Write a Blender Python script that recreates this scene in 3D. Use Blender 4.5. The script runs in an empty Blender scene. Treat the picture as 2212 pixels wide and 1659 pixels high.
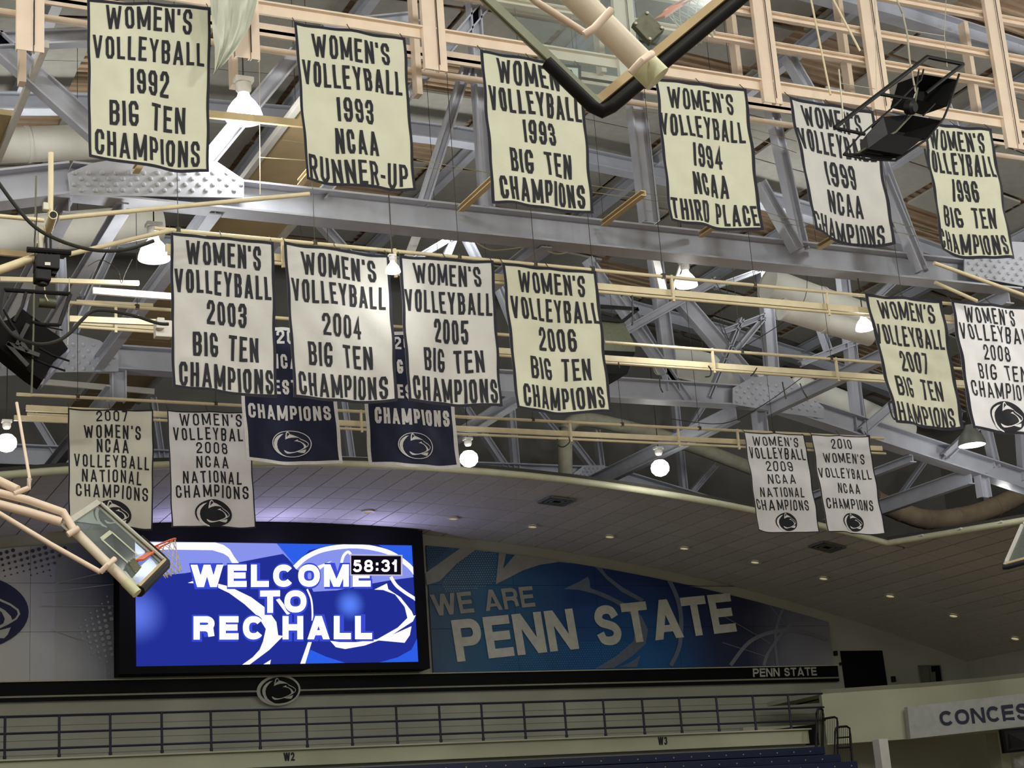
import bpy, bmesh, math, random
from mathutils import Vector, Matrix
from mathutils.geometry import tessellate_polygon
random.seed(7)
SC = bpy.context.scene
COL = SC.collection
CZ = 2.0                                    # eye height above the court floor

# ------------------------------------------------------------------ camera
R_ = Vector((0.9027766, -0.42422287, -0.07091807))
D_ = Vector((0.05475801, 0.27690288, -0.95933641))
F_ = Vector((0.42660986, 0.86218313, 0.27321104))
cam_d = bpy.data.cameras.new('camera')
cam = bpy.data.objects.new('camera', cam_d)
COL.objects.link(cam)
cam_d.sensor_width = 36.0
cam_d.lens = 36.0 * 3650.0 / 2212.0
cam_d.clip_end = 300
cam_d.clip_start = 0.1
mw = Matrix.Identity(4)
for i in range(3):
    mw[i][0] = R_[i]; mw[i][1] = -D_[i]; mw[i][2] = -F_[i]
mw[2][3] = CZ
cam.matrix_world = mw
SC.camera = cam

# ------------------------------------------------------------------ world, exposure, big lights
SC.view_settings.view_transform = 'Standard'
SC.view_settings.look = 'None'
SC.view_settings.gamma = 1.0
SC.view_settings.use_curve_mapping = False
SC.view_settings.exposure = 0.0
w = bpy.data.worlds.new('hall_air'); SC.world = w; w.use_nodes = True
w.node_tree.nodes['Background'].inputs[0].default_value = (0.98, 1.0, 0.98, 1)
w.node_tree.nodes['Background'].inputs[1].default_value = 0.38
SC.cycles.max_bounces = 5
SC.cycles.sample_clamp_indirect = 4.0
SC.cycles.sample_clamp_direct = 0.0


def add_light(name, kind, loc, power, color=(1, 1, 1), size=1.0, size_y=None, rot=(0, 0, 0), spot=None, blend=0.5):
    l = bpy.data.lights.new(name, kind)
    l.energy = power; l.color = color
    if kind == 'AREA':
        l.shape = 'RECTANGLE'; l.size = size; l.size_y = size_y or size
    elif kind == 'SPOT':
        l.spot_size = spot; l.spot_blend = blend; l.shadow_soft_size = size
    else:
        l.shadow_soft_size = size
    o = bpy.data.objects.new(name, l); o.location = loc; o.rotation_euler = rot
    COL.objects.link(o)
    return o


LAMP_P = 1150
# hall lamps over the court outside the frame, plus three added roof fills
for lx, ly, pw in [(0, 2, 1), (8, 2, 1), (16, 2, 1), (24, 2, 1), (-3, 12, 1), (4, 11, .8), (13, 10, .9), (22, 11, 1), (29, 12, .9), (-3, 22, .8), (29, 22, .5), (6, 33, .17), (15, 33, .17), (24, 33, .15)]:  # the farthest three are unseen fill, added to brighten roof and trusses
    add_light('hall_lamp_and_fill_light', 'POINT', (lx, ly, 14.6 if ly < 30 else 16.2), LAMP_P * pw, (0.99, 1.0, 0.95), .5)

# ------------------------------------------------------------------ pixel <-> place helpers


def ray(px, py):
    d = R_ * (px - 1106) + D_ * (py - 829.5) + F_ * 3650
    return d / d.y


def at(px, py, Y):
    v = ray(px, py) * Y
    return Vector((v.x, v.y, v.z + CZ))


def atz(px, py, z):
    r = ray(px, py)
    return r * ((z) / r.z) + Vector((0, 0, CZ))


def ceil_z(X):
    return 9.42 - .0074 * (X - 14.2) ** 2 + CZ


def roof_z(X):
    return 17.4 - .007 * (X - 14.2) ** 2 + CZ


def on_ceil(px, py):
    r = ray(px, py); best = None
    Y = 25.0
    while Y < 46:
        e = abs(ceil_z(r.x * Y) - CZ - r.z * Y)
        if best is None or e < best[0]:
            best = (e, Y)
        Y += .02
    Y = best[1]
    return Vector((r.x * Y, Y, ceil_z(r.x * Y)))


# ------------------------------------------------------------------ materials
MATS = {}


def srgb(c):
    return tuple(((x / 255.0) / 12.92 if x / 255.0 <= 0.04045 else (((x / 255.0) + .055) / 1.055) ** 2.4) for x in c)


def mat(name, col, rough=.55, metal=0.0, noise=.06, nscale=6.0, bump=0.0, bscale=40.0, alpha=1.0, emit=None, estr=1.0, spec=.5, col2=None):
    if name in MATS:
        return MATS[name]
    m = bpy.data.materials.new(name); m.use_nodes = True
    nt = m.node_tree; b = nt.nodes['Principled BSDF']
    c = srgb(col)
    b.inputs['Roughness'].default_value = rough
    b.inputs['Metallic'].default_value = metal
    b.inputs['Specular IOR Level'].default_value = spec
    tc = nt.nodes.new('ShaderNodeTexCoord')
    nz = nt.nodes.new('ShaderNodeTexNoise'); nz.inputs['Scale'].default_value = nscale; nz.inputs['Detail'].default_value = 4
    nt.links.new(tc.outputs['Object'], nz.inputs['Vector'])
    rp = nt.nodes.new('ShaderNodeValToRGB')
    c2 = srgb(col2) if col2 else tuple(x * (1 - 2.2 * noise) for x in c)
    rp.color_ramp.elements[0].position = .3; rp.color_ramp.elements[1].position = .65
    rp.color_ramp.elements[0].color = (*c2, 1); rp.color_ramp.elements[1].color = (*c, 1)
    nt.links.new(nz.outputs['Fac'], rp.inputs['Fac'])
    nt.links.new(rp.outputs['Color'], b.inputs['Base Color'])
    if bump:
        n2 = nt.nodes.new('ShaderNodeTexNoise'); n2.inputs['Scale'].default_value = bscale; n2.inputs['Detail'].default_value = 3
        bp = nt.nodes.new('ShaderNodeBump'); bp.inputs['Strength'].default_value = bump; bp.inputs['Distance'].default_value = .02
        nt.links.new(tc.outputs['Object'], n2.inputs['Vector'])
        nt.links.new(n2.outputs['Fac'], bp.inputs['Height']); nt.links.new(bp.outputs['Normal'], b.inputs['Normal'])
    if alpha < 1:
        b.inputs['Alpha'].default_value = alpha
    if emit:
        b.inputs['Emission Color'].default_value = (*srgb(emit), 1)
        b.inputs['Emission Strength'].default_value = estr
    MATS[name] = m
    return m


STEEL = mat('grey_lilac_steel', (184, 187, 199), .5, 0, .05, 3, .15, 60)
STEELD = mat('dark_grey_steel', (96, 96, 98), .6, 0, .08, 3)
PEACH = mat('cream_painted_steel', (236, 216, 194), .5, 0, .04, 3, .1, 30)
PIPE = mat('cream_pipe_paint', (226, 212, 174), .45, 0, .05, 5)
CREAM = mat('cream_cloth', (212, 213, 190), .85, 0, .035, 2.5, .25, 9)
WHITEC = mat('white_cloth', (204, 204, 199), .8, 0, .03, 2.5, .25, 9)
WHITES = mat('bright_white_cloth', (243, 243, 246), .6, 0, .03, 2.5, .3, 7)
HEM = mat('navy_black_hem', (30, 30, 44), .8, 0, .1, 10)
INK = mat('black_banner_ink', (34, 35, 42), .8, 0, .1, 14)
NAVYC = mat('navy_cloth', (22, 30, 66), .7, 0, .12, 4, .25, 9)
INKW = mat('white_banner_ink', (238, 238, 240), .7, 0, .05, 20)
WALL = mat('wall_paint', (176, 176, 158), .8, 0, .03, 1.2, .08, 50)
WALLC = mat('concourse_paint', (182, 184, 158), .75, 0, .03, 1.2, .08, 50)
TILE = mat('ceiling_tile_face', (216, 215, 206), .9, 0, .05, 9, .3, 120)
TILE2 = mat('ceiling_tile_face_b', (210, 209, 200), .9, 0, .05, 9, .3, 120)
TGRID = mat('ceiling_tile_joint', (60, 58, 54), .9)
TRIM = mat('edge_trim_paint', (196, 196, 166), .5, 0, .05, 4)
BLACK = mat('black_metal', (14, 14, 16), .5, 0, .1, 10, spec=.3)
BLACKP = mat('black_panel', (9, 9, 11), .6, 0, .1, 3, spec=.15)
RUBBER = mat('black_rubber', (24, 24, 28), .55, 0, .1, 10)
ROOFP = mat('roof_panel_grey', (172, 170, 162), .9, 0, .06, 4, .3, 60)
DECK = mat('tan_roof_deck', (190, 166, 140), .8, 0, .08, 3)
TAN = mat('tan_baffle', (206, 184, 142), .7, 0, .05, 3)
WHITEP = mat('white_paint', (224, 222, 214), .4, 0, .03, 4)
DUCT = mat('white_duct_wrap', (232, 232, 224), .6, 0, .05, 2, .2, 12)
WOOD = mat('maple_court', (142, 122, 100), .35, 0, .12, 2)
NAVY = mat('navy_paint', (20, 24, 46), .5, 0, .08, 8)
NAVYB = mat('blue_bleacher_plastic', (17, 28, 66), .45, 0, .08, 8)
WIRE = mat('dark_wire', (70, 66, 58), .6, .3)
GALV = mat('galvanised_wire', (176, 172, 154), .45, .4)
ORANGE = mat('orange_rim_paint', (222, 96, 40), .45)
NET = mat('net_cord', (214, 208, 186), .8)
OLIVEM = mat('olive_metal_plate', (96, 98, 78), .5, .3, .12, 20)
GREYB = mat('grey_metal_box', (120, 122, 118), .5, .2)


def glass_mat():
    m = bpy.data.materials.new('clear_board_glass'); m.use_nodes = True
    nt = m.node_tree; nt.nodes.clear()
    out = nt.nodes.new('ShaderNodeOutputMaterial'); mix = nt.nodes.new('ShaderNodeMixShader'); mix2 = nt.nodes.new('ShaderNodeMixShader')
    tr = nt.nodes.new('ShaderNodeBsdfTransparent'); tr.inputs[0].default_value = (.84, .94, .97, 1)
    gl = nt.nodes.new('ShaderNodeBsdfGlossy'); gl.inputs['Roughness'].default_value = .12
    df = nt.nodes.new('ShaderNodeBsdfDiffuse'); df.inputs[0].default_value = (.75, .8, .76, 1)
    fr = nt.nodes.new('ShaderNodeFresnel'); fr.inputs[0].default_value = 1.12
    nz = nt.nodes.new('ShaderNodeTexNoise'); nz.inputs['Scale'].default_value = 3.0
    mp = nt.nodes.new('ShaderNodeMapRange'); mp.inputs[3].default_value = .03; mp.inputs[4].default_value = .14
    nt.links.new(nz.outputs['Fac'], mp.inputs[0]); nt.links.new(mp.outputs[0], mix2.inputs[0])
    nt.links.new(tr.outputs[0], mix2.inputs[1]); nt.links.new(df.outputs[0], mix2.inputs[2])
    mix.inputs[0].default_value = .07; nt.links.new(mix2.outputs[0], mix.inputs[1]); nt.links.new(gl.outputs[0], mix.inputs[2])
    nt.links.new(mix.outputs[0], out.inputs[0])
    return m


GLASS = glass_mat()


def emit_mat(name, col, strength):
    m = bpy.data.materials.new(name); m.use_nodes = True
    nt = m.node_tree; nt.nodes.clear()
    out = nt.nodes.new('ShaderNodeOutputMaterial'); e = nt.nodes.new('ShaderNodeEmission')
    e.inputs[0].default_value = (*srgb(col), 1); e.inputs[1].default_value = strength
    nt.links.new(e.outputs[0], out.inputs[0])
    return m


LAMPG = emit_mat('lamp_glow', (255, 253, 240), 9.0)
LAMPB = emit_mat('lamp_reflector_glow', (255, 253, 242), 1.6)
DOWNG = emit_mat('downlight_glow', (235, 220, 170), .5)

# ------------------------------------------------------------------ object helpers


def tag(o, label=None, cat=None, group=None, kind=None):
    if label: o['label'] = label
    if cat: o['category'] = cat
    if group: o['group'] = group
    if kind: o['kind'] = kind
    return o


def empty(name, loc, label=None, cat=None, group=None, kind=None):
    o = bpy.data.objects.new(name, None); COL.objects.link(o); o.location = loc
    o.empty_display_size = .1
    return tag(o, label, cat, group, kind)


def link(name, me, m, parent=None):
    o = bpy.data.objects.new(name, me); COL.objects.link(o)
    if m is not None:
        for mm in (m if isinstance(m, (list, tuple)) else [m]):
            me.materials.append(mm)
    if parent is not None:
        o.parent = parent
        # world coordinates stay as authored
        p = parent; off = Vector((0, 0, 0))
        while p is not None:
            off += p.location; p = p.parent
        o.location = -off
    return o


class MB:
    def __init__(s):
        s.v = []; s.f = []; s.mi = []

    def add(s, vs, fs, mi=0):
        k = len(s.v); s.v += [tuple(v) for v in vs]
        s.f += [tuple(i + k for i in f) for f in fs]; s.mi += [mi] * len(fs)

    def frame(s, p, q, up=None):
        a = (q - p); L = a.length; a = a / L
        up = Vector(up) if up is not None else Vector((0, 0, 1))
        if abs(a.dot(up.normalized())) > .98:
            up = Vector((0, 1, 0)) if abs(a.y) < .9 else Vector((1, 0, 0))
        sd = a.cross(up).normalized(); up = sd.cross(a).normalized()
        return a, sd, up

    def prism(s, p, q, prof, up=None, mi=0):
        """sweep a 2D outline (side, up) from p to q"""
        p = Vector(p); q = Vector(q); a, sd, u = s.frame(p, q, up)
        n = len(prof)
        vs = [p + sd * x + u * y for x, y in prof] + [q + sd * x + u * y for x, y in prof]
        fs = [(i, (i + 1) % n, n + (i + 1) % n, n + i) for i in range(n)]
        fs += [tuple(range(n - 1, -1, -1)), tuple(range(n, 2 * n))]
        s.add(vs, fs, mi)

    def bar(s, p, q, w, h, up=None, mi=0):
        s.prism(p, q, [(-w / 2, -h / 2), (w / 2, -h / 2), (w / 2, h / 2), (-w / 2, h / 2)], up, mi)

    def ibeam(s, p, q, h, fw, up=None, t=.03, mi=0):
        a = fw / 2; b = t / 2; k = h / 2
        s.prism(p, q, [(-a, -k), (a, -k), (a, -k + t), (b, -k + t), (b, k - t), (a, k - t), (a, k), (-a, k), (-a, k - t), (-b, k - t), (-b, -k + t), (-a, -k + t)], up, mi)

    def channel(s, p, q, h, fw, up=None, t=.02, mi=0):
        k = h / 2
        s.prism(p, q, [(0, -k), (fw, -k), (fw, -k + t), (t, -k + t), (t, k - t), (fw, k - t), (fw, k), (0, k)], up, mi)

    def tube(s, p, q, r, n=10, mi=0, r2=None):
        r2 = r if r2 is None else r2
        p = Vector(p); q = Vector(q); a, sd, u = s.frame(p, q)
        A = [(math.cos(2 * math.pi * i / n), math.sin(2 * math.pi * i / n)) for i in range(n)]
        vs = [p + sd * x * r + u * y * r for x, y in A] + [q + sd * x * r2 + u * y * r2 for x, y in A]
        fs = [(i, (i + 1) % n, n + (i + 1) % n, n + i) for i in range(n)] + [tuple(range(n - 1, -1, -1)), tuple(range(n, 2 * n))]
        s.add(vs, fs, mi)

    def path(s, pts, r, n=8, mi=0):
        pts = [Vector(p) for p in pts]
        rings = []
        up = Vector((0, 0, 1))
        for i, p in enumerate(pts):
            a = (pts[min(i + 1, len(pts) - 1)] - pts[max(i - 1, 0)]).normalized()
            if abs(a.dot(up)) > .98: uu = Vector((0, 1, 0))
            else: uu = up
            sd = a.cross(uu).normalized(); u = sd.cross(a).normalized()
            rr = r[i] if isinstance(r, (list, tuple)) else r
            rings.append([p + sd * math.cos(2 * math.pi * k / n) * rr + u * math.sin(2 * math.pi * k / n) * rr for k in range(n)])
        vs = [v for rg in rings for v in rg]; fs = []
        for i in range(len(pts) - 1):
            for k in range(n):
                fs.append((i * n + k, i * n + (k + 1) % n, (i + 1) * n + (k + 1) % n, (i + 1) * n + k))
        fs += [tuple(range(n - 1, -1, -1)), tuple(range((len(pts) - 1) * n, len(pts) * n))]
        s.add(vs, fs, mi)

    def box(s, c, sx, sy, sz, mi=0):
        c = Vector(c); x, y, z = sx / 2, sy / 2, sz / 2
        vs = [c + Vector(p) for p in [(-x, -y, -z), (x, -y, -z), (x, y, -z), (-x, y, -z), (-x, -y, z), (x, -y, z), (x, y, z), (-x, y, z)]]
        s.add(vs, [(0, 3, 2, 1), (4, 5, 6, 7), (0, 1, 5, 4), (1, 2, 6, 5), (2, 3, 7, 6), (3, 0, 4, 7)], mi)

    def slab(s, pts, thick, mi=0):
        """closed outline in space (any planar polygon) given thickness vector"""
        pts = [Vector(p) for p in pts]; t = Vector(thick); n = len(pts)
        vs = pts + [p + t for p in pts]
        fs = [tuple(range(n)), tuple(range(2 * n - 1, n - 1, -1))] + [(i, n + i, n + (i + 1) % n, (i + 1) % n) for i in range(n)]
        s.add(vs, fs, mi)

    def lathe(s, base, axis, prof, n=20, mi=0):
        """prof = [(r, h)] along axis"""
        base = Vector(base); a = Vector(axis).normalized()
        sd = a.cross(Vector((0, 1, 0)) if abs(a.y) < .9 else Vector((1, 0, 0))).normalized(); u = sd.cross(a)
        vs = []; fs = []
        for r, h in prof:
            for k in range(n):
                th = 2 * math.pi * k / n
                vs.append(base + a * h + sd * math.cos(th) * r + u * math.sin(th) * r)
        for i in range(len(prof) - 1):
            for k in range(n):
                fs.append((i * n + k, i * n + (k + 1) % n, (i + 1) * n + (k + 1) % n, (i + 1) * n + k))
        s.add(vs, fs, mi)

    def build(s, name, m, parent=None, smooth=False, bevel=0):
        me = bpy.data.meshes.new(name); me.from_pydata(s.v, [], s.f); me.validate(clean_customdata=False)
        bm = bmesh.new(); bm.from_mesh(me); bmesh.ops.recalc_face_normals(bm, faces=bm.faces); bm.to_mesh(me); bm.free()
        if isinstance(m, (list, tuple)):
            for p, i in zip(me.polygons, s.mi): p.material_index = i
        if smooth:
            for p in me.polygons: p.use_smooth = True
        o = link(name, me, m, parent)
        if smooth:
            try:
                bm = bmesh.new(); bm.from_mesh(me)
                for e in bm.edges:
                    if len(e.link_faces) == 2 and e.calc_face_angle(0) > .7: e.smooth = False
                bm.to_mesh(me); bm.free()
            except Exception:
                pass
        if bevel:
            b = o.modifiers.new('bevel', 'BEVEL'); b.width = bevel; b.segments = 2
        return o


def single(name, mb, m, parent=None, label=None, cat=None, group=None, kind=None, smooth=False, bevel=0):
    return tag(mb.build(name, m, parent, smooth, bevel), label, cat, group, kind)


# ------------------------------------------------------------------ flat print and lettering
def flat_mesh(polys, mapper, maxlen=.12, step=True):
    """polys = list of outlines in uv; mapper(u, v) -> point; refined so it can follow cloth"""
    bm = bmesh.new()
    for kk, poly in enumerate(polys):      # strokes overlap, so each lies a hair proud of the last
        pts = [Vector((x, y, .0006 * (kk % 9) if step else 0)) for x, y in poly]
        tris = tessellate_polygon([pts])
        vs = [bm.verts.new(p) for p in pts]
        for t in tris:
            try: bm.faces.new([vs[i] for i in t])
            except ValueError: pass
    if maxlen:
        for _ in range(5):
            es = [e for e in bm.edges if (e.verts[0].co - e.verts[1].co).length > maxlen]
            if not es: break
            bmesh.ops.subdivide_edges(bm, edges=es, cuts=1, use_grid_fill=False)
            bmesh.ops.triangulate(bm, faces=bm.faces)
    for v in bm.verts:
        k_ = v.co.z; v.co = mapper(v.co.x, v.co.y); v.co.y -= k_
    return bm


def flat_obj(name, polys, mapper, m, parent, maxlen=.12, face=(0, -1, 0)):
    bm = flat_mesh(polys, mapper, maxlen)
    f = Vector(face)
    bm.normal_update()
    for fc in bm.faces:
        if fc.normal.dot(f) < 0: fc.normal_flip()
    me = bpy.data.meshes.new(name); bm.to_mesh(me); bm.free()
    return link(name, me, m, parent)


c_ = .27; d_ = .15
G = {
    'O': (1.0, [[(c_, 0), (1 - c_, 0), (1, d_), (1, 1 - d_), (1 - c_, 1), (c_, 1), (0, 1 - d_), (0, d_), 'c']]),
    'C': (1.0, [[(1, .70), (1, 1 - d_), (1 - c_, 1), (c_, 1), (0, 1 - d_), (0, d_), (c_, 0), (1 - c_, 0), (1, d_), (1, .30)]]),
    'G': (1.0, [[(1, .76), (1, 1 - d_), (1 - c_, 1), (c_, 1), (0, 1 - d_), (0, d_), (c_, 0), (1 - c_, 0), (1, d_), (1, .40), (.52, .40)]]),
    'S': (1.0, [[(1, .74), (1, 1 - d_), (1 - c_, 1), (c_, 1), (0, 1 - d_), (0, .66), (.2, .55), (.8, .45), (1, .34), (1, d_), (1 - c_, 0), (c_, 0), (0, d_), (0, .26)]]),
    'W': (1.75, [[(0, 1), (.26, 0), (.5, .85), (.74, 0), (1, 1)]]),
    'M': (1.45, [[(0, 0), (.04, 1), (.5, .15), (.96, 1), (1, 0)]]),
    'E': (.95, [[(1, 0), (0, 0), (0, 1), (1, 1)], [(0, .52), (.8, .52)]]),
    'N': (1.05, [[(0, 0), (0, 1), (1, 0), (1, 1)]]),
    'V': (1.15, [[(0, 1), (.5, 0), (1, 1)]]),
    'L': (.9, [[(0, 1), (0, 0), (1, 0)]]),
    'Y': (1.15, [[(0, 1), (.5, .45), (1, 1)], [(.5, .45), (.5, 0)]]),
    'B': (1.0, [[(0, 0), (0, 1), (1 - c_, 1), (1, 1 - d_), (1, .64), (.75, .52), (1, .40), (1, d_), (1 - c_, 0), 'c'], [(0, .52), (.75, .52)]]),
    'A': (1.2, [[(0, 0), (.5, 1), (1, 0)], [(.18, .28), (.82, .28)]]),
    'I': (.28, [[(.5, 0), (.5, 1)]]),
    'T': (1.0, [[(0, 1), (1, 1)], [(.5, 1), (.5, 0)]]),
    'H': (1.0, [[(0, 0), (0, 1)], [(1, 0), (1, 1)], [(0, .5), (1, .5)]]),
    'P': (1.0, [[(0, 0), (0, 1), (1 - c_, 1), (1, 1 - d_), (1, .58), (1 - c_, .44), (0, .44)]]),
    'R': (1.0, [[(0, 0), (0, 1), (1 - c_, 1), (1, 1 - d_), (1, .60), (1 - c_, .47), (0, .47)], [(.55, .47), (1, 0)]]),
    'U': (1.0, [[(0, 1), (0, d_), (c_, 0), (1 - c_, 0), (1, d_), (1, 1)]]),
    'D': (1.0, [[(0, 0), (0, 1), (1 - c_, 1), (1, 1 - d_), (1, d_), (1 - c_, 0), 'c']]),
    "'": (.3, [[(.6, 1.02), (.4, .8)]]),
    '-': (.6, [[(0, .42), (1, .42)]]),
    ' ': (.75, []),
    '1': (.42, [[(.1, .84), (.6, 1), (.6, 0)]]),
    '2': (1.0, [[(0, .72), (0, 1 - d_), (c_, 1), (1 - c_, 1), (1, 1 - d_), (1, .62), (0, .10), (0, 0), (1, 0)]]),
    '3': (1.0, [[(0, .76), (0, 1 - d_), (c_, 1), (1 - c_, 1), (1, 1 - d_), (1, .62), (.7, .52), (1, .40), (1, d_), (1 - c_, 0), (c_, 0), (0, d_), (0, .24)], [(.35, .52), (.7, .52)]]),
    '4': (1.0, [[(.78, 0), (.78, 1), (0, .28), (1, .28)]]),
    '5': (1.0, [[(1, 1), (.08, 1), (.05, .55), (.7, .6), (1, .48), (1, d_), (1 - c_, 0), (c_, 0), (0, d_), (0, .24)]]),
    '6': (1.0, [[(1, .76), (1, 1 - d_), (1 - c_, 1), (c_, 1), (0, 1 - d_), (0, d_), (c_, 0), (1 - c_, 0), (1, d_), (1, .42), (.75, .54), (0, .54)]]),
    '7': (.95, [[(0, 1), (1, 1), (.35, 0)]]),
    '8': (1.0, [[(.2, .52), (0, .64), (0, 1 - d_), (c_, 1), (1 - c_, 1), (1, 1 - d_), (1, .64), (.8, .52), (1, .40), (1, d_), (1 - c_, 0), (c_, 0), (0, d_), (0, .40), 'c'], [(.2, .52), (.8, .52)]]),
    '9': (1.0, [[(0, .24), (0, d_), (c_, 0), (1 - c_, 0), (1, d_), (1, 1 - d_), (1 - c_, 1), (c_, 1), (0, 1 - d_), (0, .58), (.25, .46), (1, .46)]]),
}
G['0'] = G['O']


def ribbon(pts, t, closed):
    """mitred strip along a polyline; returns quads"""
    P = [Vector((x, y)) for x, y in pts]; n = len(P); L = []; Rr = []
    for i in range(n):
        if closed:
            a = (P[i] - P[i - 1]); b = (P[(i + 1) % n] - P[i])
        else:
            a = P[i] - P[i - 1] if i > 0 else P[1] - P[0]
            b = P[i + 1] - P[i] if i < n - 1 else P[-1] - P[-2]
        a = a.normalized(); b = b.normalized()
        na = Vector((-a.y, a.x)); nb = Vector((-b.y, b.x)); m = (na + nb)
        if m.length < 1e-4: m = na
        m = m.normalized(); k = 1 / max(m.dot(na), .42)
        L.append(P[i] + m * t / 2 * k); Rr.append(P[i] - m * t / 2 * k)
    out = []
    for i in range(n if closed else n - 1):
        j = (i + 1) % n
        out.append([tuple(L[i]), tuple(L[j]), tuple(Rr[j]), tuple(Rr[i])])
    return out


SL = {'W': [((0, 1), (.25, 0)), ((.25, 0), (.5, .9)), ((.5, .9), (.75, 0)), ((.75, 0), (1, 1))],
      'M': [((0, 0), (0, 1)), ((0, 1), (.5, .12)), ((.5, .12), (1, 1)), ((1, 0), (1, 1))],
      'N': [((0, 0), (0, 1)), ((0, 1), (1, 0)), ((1, 0), (1, 1))],
      'V': [((0, 1), (.5, 0)), ((.5, 0), (1, 1))],
      'A': [((0, 0), (.5, 1)), ((.5, 1), (1, 0)), ((.22, .24), (.78, .24))],
      'Y': [((0, 1), (.5, .42)), ((1, 1), (.5, .42)), ((.5, .44), (.5, 0))],
      'I': [((.5, 0), (.5, 1))],
      "'": [((.6, 1), (.45, .76))],
      '1': [((.6, 0), (.6, 1)), ((.1, .86), (.6, 1))]}


def text_polys(txt, W, H, t, gap=.33):
    """block lettering filling a W x H box; returns outlines with origin at the lower left"""
    tot = sum(G[ch][0] for ch in txt) + gap * (len(txt) - 1)
    s = W / tot; x = 0; out = []
    for ch in txt:
        w, strokes = G[ch]; gw = w * s
        if ch in SL:
            h = t * .47
            for a, b_ in SL[ch]:
                (ax, ay), (bx, by) = a, b_
                if ay == by:      # crossbar
                    yy = t / 2 + ay * (H - t)
                    out.append([(x + ax * gw, yy - t / 2), (x + bx * gw, yy - t / 2), (x + bx * gw, yy + t / 2), (x + ax * gw, yy + t / 2)])
                else:
                    h2 = t * .5 if ax == bx else h
                    X0 = x + h + ax * (gw - 2 * h); X1 = x + h + bx * (gw - 2 * h)
                    out.append([(X0 - h2, ay * H), (X0 + h2, ay * H), (X1 + h2, by * H), (X1 - h2, by * H)])
            x += gw + gap * s
            continue
        for st in strokes:
            closed = st[-1] == 'c'
            pts = [p for p in st if p != 'c']
            inner = max(gw - t, gw * .1)
            q = [(x + (gw - inner) / 2 + px * inner, t / 2 + py * (H - t)) for px, py in pts]
            if ch in "WMNVAY4":   # let pointed strokes reach the full height
                q = [(a, b) for a, b in q]
            # open horizontal/vertical ends get their half thickness back
            if not closed and len(q) > 1:
                def ext(a, b):
                    va = Vector(a) - Vector(b); va.normalize(); return (a[0] + va.x * t / 2, a[1] + va.y * t / 2)
                q0 = ext(q[0], q[1]) if ch not in "BPRE" or st is not strokes[-1] else q[0]
                q1 = ext(q[-1], q[-2]) if ch not in "3" or st is strokes[0] else q[-1]
                q = [q0] + q[1:-1] + [q1]
            out += ribbon(q, t, closed)
        x += gw + gap * s
    return out


def _arc(cx, cy, rx, ry, a0, a1, n=10):
    out = []
    for k in range(n + 1):
        a = math.radians(a0 + (a1 - a0) * k / n); ca = math.cos(a); sa = math.sin(a); e = .88
        out.append((cx + rx * math.copysign(abs(ca) ** e, ca), cy + ry * math.copysign(abs(sa) ** e, sa)))
    return out


def _cat(P):
    Q = []
    for i in range(len(P) - 1):
        p0 = Vector(P[max(i - 1, 0)]); p1 = Vector(P[i]); p2 = Vector(P[i + 1]); p3 = Vector(P[min(i + 2, len(P) - 1)])
        for k in range(4):
            t = k / 4; Q.append(tuple(.5 * ((2 * p1) + (p2 - p0) * t + (2 * p0 - 5 * p1 + 4 * p2 - p3) * t * t + (3 * p1 - p0 - 3 * p2 + p3) * t ** 3)))
    Q.append(tuple(P[-1])); return Q


RO = _arc(.5, .5, .5, .5, 0, 360, 32)[:-1]
SANS = {
    'O': (1.12, [RO + ['c']]), '0': (.95, [RO + ['c']]),
    'C': (1.06, [_arc(.5, .5, .5, .5, 38, 322, 26)]),
    'S': (1.0, [_cat([(.95, .74), (.8, .94), (.5, 1), (.2, .94), (.06, .75), (.2, .6), (.5, .52), (.82, .42), (.96, .25), (.82, .06), (.5, 0), (.18, .06), (.04, .27)])]),
    'R': (1.05, [[(0, 0), (0, 1)] , [(0, 1)] + _arc(.6, .745, .36, .255, 90, -90, 12) + [(0, .49)], [(.62, .49), (.9, .36), (.96, 0)]]),
    'P': (1.0, [[(0, 0), (0, 1)], [(0, 1)] + _arc(.6, .725, .38, .275, 90, -90, 12) + [(0, .45)]]),
    'E': (.94, [[(0, 0), (0, 1)], [(0, 1), (1, 1)], [(0, .52), (.92, .52)], [(0, 0), (1, 0)]]),
    'T': (1.0, [[(0, 1), (1, 1)], [(.5, 0), (.5, 1)]]),
    'L': (.9, [[(0, 0), (0, 1)], [(0, 0), (1, 0)]]),
    'H': (1.05, [[(0, 0), (0, 1)], [(1, 0), (1, 1)], [(0, .52), (1, .52)]]),
    'I': (.3, [[(.5, 0), (.5, 1)]]),
    ':': (.4, [[(.5, .12), (.5, .14)], [(.5, .68), (.5, .70)]]),
    '5': (.95, [_cat([(0, .22), (.18, .05), (.5, 0), (.85, .1), (.98, .33), (.85, .57), (.5, .65), (.12, .55)]), [(.12, .55), (.2, 1), (.95, 1)]]),
    '8': (.95, [_arc(.5, .76, .42, .24, 0, 360, 20)[:-1] + ['c'], _arc(.5, .26, .5, .26, 0, 360, 20)[:-1] + ['c']]),
    '3': (.95, [_cat([(.02, .78), (.2, .96), (.5, 1), (.82, .93), (.92, .74), (.8, .58), (.45, .53)]), _cat([(.45, .53), (.85, .47), (.98, .27), (.82, .06), (.5, 0), (.16, .05), (0, .24)])]),
    '1': (.55, [[(.8, 0), (.8, 1)], [(.05, .74), (.75, .92)]]),
    '2': (.95, [_cat([(.02, .72), (.18, .94), (.5, 1), (.84, .93), (.95, .72), (.8, .48), (.4, .22), (.08, 0)]), [(.02, 0), (1, 0)]]),
    ' ': (.5, []),
}
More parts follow.
